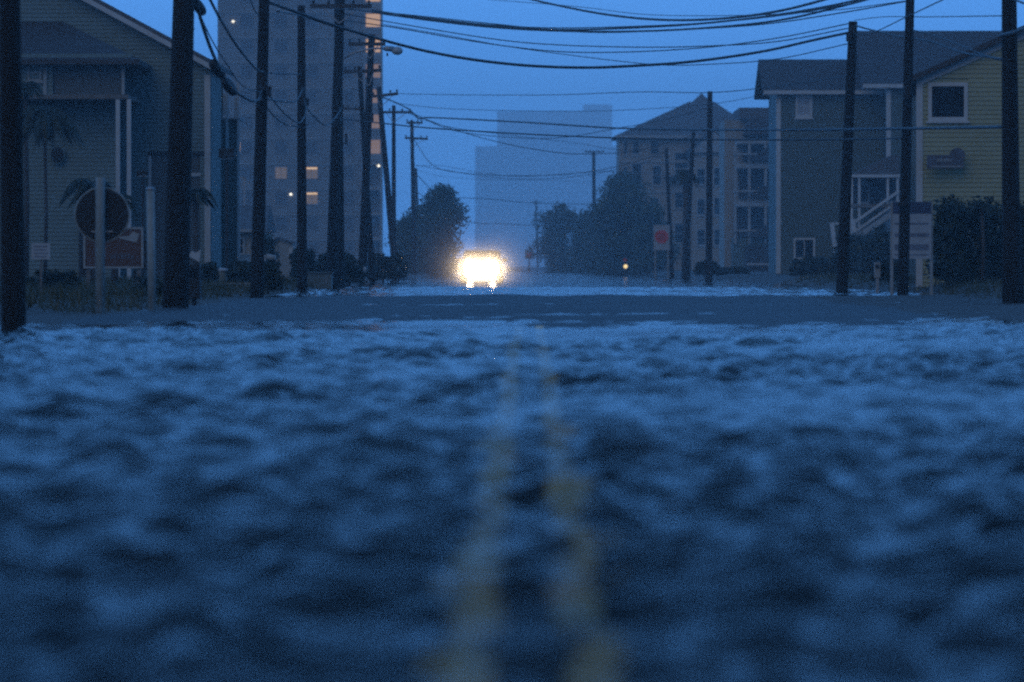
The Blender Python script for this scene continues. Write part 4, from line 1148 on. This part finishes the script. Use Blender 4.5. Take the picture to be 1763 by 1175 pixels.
# ------------------------------------------------------------------ right side things
def notice_board():
    Y = 112.0; a = lambda px: PX(px, Y); b = lambda py: PZ(py, Y); xc = a(1569)
    t = thing('notice_board', (xc, Y, gz(xc, Y)), 'striped pale notice board with dark header on two posts', 'sign')
    MB().box(a(1536), a(1603), Y, Y+.04, b(446), b(369)).build('board', M['palesign'], t)
    MB().box(a(1537), a(1602), Y-.006, Y+.046, b(368.6), b(348)).build('header', M['navy'], t)
    for x in (1533, 1601): MB().box(a(x), a(x+5), Y+.05, Y+.13, gz(xc, Y)-.3, b(347)).build('post', M['whiteold'], t)
    for py0, py1, m in ((384, 387, 'ink'), (402, 408, 'ink'), (421, 431, 'ink'), (438, 440, 'ink')):
        MB().box(a(1540), a(1599), Y-.008, Y-.001, b(py1), b(py0)).build('text_band', M[m], t)
notice_board()
def meter_box():
    Y = 118.0; a = lambda px: PX(px, Y); b = lambda py: PZ(py, Y); xc = a(1510); zz = gz(xc, Y)
    t = thing('meter_pedestal', (xc, Y, zz), 'small pale meter box on a stub beside the notice board', 'utility box')
    MB().box(a(1505), a(1516), Y, Y+.15, b(479), b(452)).build('box', M['whiteold'], t, bevel=.015)
    MB().box(a(1508), a(1513), Y+.03, Y+.1, zz-.2, b(479)-.002).build('stub', M['gal'], t)
    MB().box(a(1507), a(1514), Y-.01, Y-.001, b(463), b(456)).build('dial', M['dark'], t)
meter_box()
def stop_board():
    Y = 262.0; a = lambda px: PX(px, Y); b = lambda py: PZ(py, Y); xc = a(1139)
    t = thing('octagon_sign_board', (xc, Y, gz(xc, Y)), 'white board with red octagon beside the thin leaning pole', 'sign')
    MB().box(a(1125), a(1153), Y, Y+.04, b(431), b(388)).build('board', M['palesign'], t)
    c = P(1139, 408, Y); r = .40
    m = MB(); m.prism([(c.x + r*math.cos(R(22.5+45*k)), c.z + r*math.sin(R(22.5+45*k))) for k in range(8)], Y-.012, Y-.001); m.build('octagon', M['red'], t)
    for k in range(3): MB().box(c.x-.2, c.x+.2, Y-.017, Y-.0125, c.z+.1-.12*k, c.z+.14-.12*k).build('faded_line', M['orange'], t)
    for px in (1128, 1150): MB().box(a(px)-.04, a(px)+.04, Y+.042, Y+.12, gz(xc, Y)-.3, b(390)).build('post', M['whiteold'], t)
stop_board()
def flasher():
    Y = 300.0; c = P(1077, 459, Y); zz = gz(c.x, Y)
    t = thing('flasher_barricade', (c.x, Y, zz), 'small roadside marker with amber lamp under a dull red reflector', 'marker')
    MB().tube([(c.x, Y+.1, zz-.2), (c.x, Y+.1, PZ(446, Y))], .04, 8).build('post', M['dark'], t)
    MB().ball(c, .13, .08, .13, 14, 8).build('amber_lamp', M['amber'], t)
    d = P(1076, 448, Y); MB().disc((d.x, Y, d.z), .12, .04, 16).build('red_reflector', M['red'], t)
flasher()
def far_red():
    Y = 520.0; c = P(911, 438, Y); zz = gz(c.x, Y)
    t = thing('far_red_signal', (c.x, Y, zz), 'dim red signal glimmering through haze right of the headlights', 'signal')
    MB().tube([(c.x, Y+.2, zz-.3), (c.x, Y+.2, c.z)], .08, 8).build('post', M['dark'], t)
    MB().box(c.x-.45, c.x+.45, Y-.1, Y+.1, c.z-.5, c.z+.5).build('housing', M['dark'], t)
    MB().disc((c.x, Y-.13, c.z), .28, .04, 16).build('red_lens', M['redlit'], t)
far_red()
def cone():
    Y = 270.0; b = P(1325, 487, Y); z0 = gz(b.x, Y)
    t = thing('traffic_cone', (b.x, Y, z0), 'orange traffic cone on the verge beside the dark bin', 'traffic cone')
    MB().tube([(b.x, Y, z0+.04), (b.x, Y, z0+.72)], [.17, .03], 14).build('cone_body', M['orange'], t)
    MB().box(b.x-.22, b.x+.22, Y-.22, Y+.22, z0-.05, z0+.039).build('base', M['orange'], t)
    MB().tube([(b.x, Y, z0+.38), (b.x, Y, z0+.52)], [.108, .079], 14).build('collar', M['white'], t)
cone()
def bin_():
    Y = 275.0; a = lambda px: PX(px, Y); b = lambda py: PZ(py, Y); z0 = gz(a(1305), Y)
    t = thing('wheeled_bin', (a(1303), Y, z0), 'dark wheeled bin with pale lid below the stacked porches', 'bin')
    m = MB(); m.prism([(a(1291), z0+.08), (a(1317), z0+.08), (a(1320), b(457)), (a(1288), b(457))], Y, Y+.8); m.build('body', M['dark'], t)
    MB().box(a(1286), a(1322), Y-.05, Y+.85, b(457)+.002, b(453.5)).build('lid', M['palesign'], t)
    for px in (1293, 1315): MB().disc((a(px), Y+.7, z0+.1), .12, .06, 14, 'x').build('wheel', M['tyre'], t)
bin_()
shrub(1606, 1668, 356, 116, .25, 'tall dark hedge section under the shell plaque', 41, 5200, .085, 'hedge', depth=.8)
shrub(1655, 1725, 352, 116.5, .25, 'tall dark hedge section left of the thick pole', 42, 5200, .085, 'hedge', depth=.8, ragged=.4)
shrub(1712, 1800, 360, 117, .25, 'tall dark hedge section behind the thick pole', 43, 5200, .085, 'hedge', depth=.8)
palm(1690, 352, 115.5, .3, 'small palm poking out of the tall hedge', 44, .45, 11, 1.2, .05)
shrub(1432, 1500, 408, 205, .25, 'dark bush below the white stair posts', 45, 4000, .11, ragged=.4)
shrub(1480, 1545, 400, 200, .25, 'dark bush under the porch stairs near the notice board', 46, 4000, .11)
shrub(1362, 1436, 446, 200, .2, 'low mounded bush below the slate house lower window', 47, 3600, .1)
shrub(1500, 1560, 455, 135, .25, 'low dark bush behind the meter box', 48, 2400, .07)
shrub(1195, 1240, 452, 240, .2, 'low bush at the foot of the straight bare pole', 49, 2000, .1)
shrub(1235, 1290, 462, 250, .2, 'low bush left of the dark wheeled bin', 50, 2000, .1)
palm(1181, 296, 258, .2, 'dark shaggy palm beside the far leaning pole', 51, 1.05, 18, 1.5, .22)
tree(1075, 400, 293, 1012, 1135, 'broad dark hazy tree in front of the hip roofed house', 61, 14000, .2, clear=.02)
tree(1118, 380, 348, 1085, 1160, 'shorter hazy tree merging with the broad dark one', 62, 7000, .18, clear=.02)
tree(1040, 440, 345, 1000, 1075, 'hazy tree left of the broad dark one', 63, 7000, .2, clear=.02)
tree(968, 520, 346, 918, 1018, 'pale hazy rounded tree at the end of the street', 64, 9000, .24, clear=.02)
tree(1008, 490, 362, 985, 1035, 'pale hazy shrubby tree under the crossarm pole', 65, 5000, .22, clear=.02)

# ------------------------------------------------------------------ the wet air
def haze():
    b = MB().box(-400, 400, -30, 3560, -1.6, 130)
    m = bpy.data.materials.new('rain_haze'); m.use_nodes = True; m.cycles.volume_sampling = 'EQUIANGULAR'; m.cycles.homogeneous_volume = True
    n, l = m.node_tree.nodes, m.node_tree.links
    n.clear()
    out = n.new('ShaderNodeOutputMaterial'); v = n.new('ShaderNodeVolumePrincipled')
    v.inputs['Color'].default_value = (0.92, 0.94, 0.96, 1)
    v.inputs['Density'].default_value = 0.00060
    v.inputs['Anisotropy'].default_value = 0.6
    l.new(v.outputs[0], out.inputs['Volume'])
    o = b.build('haze', m)
    tag(o, 'pale blue rain haze filling the street', 'haze', kind='stuff')
haze()
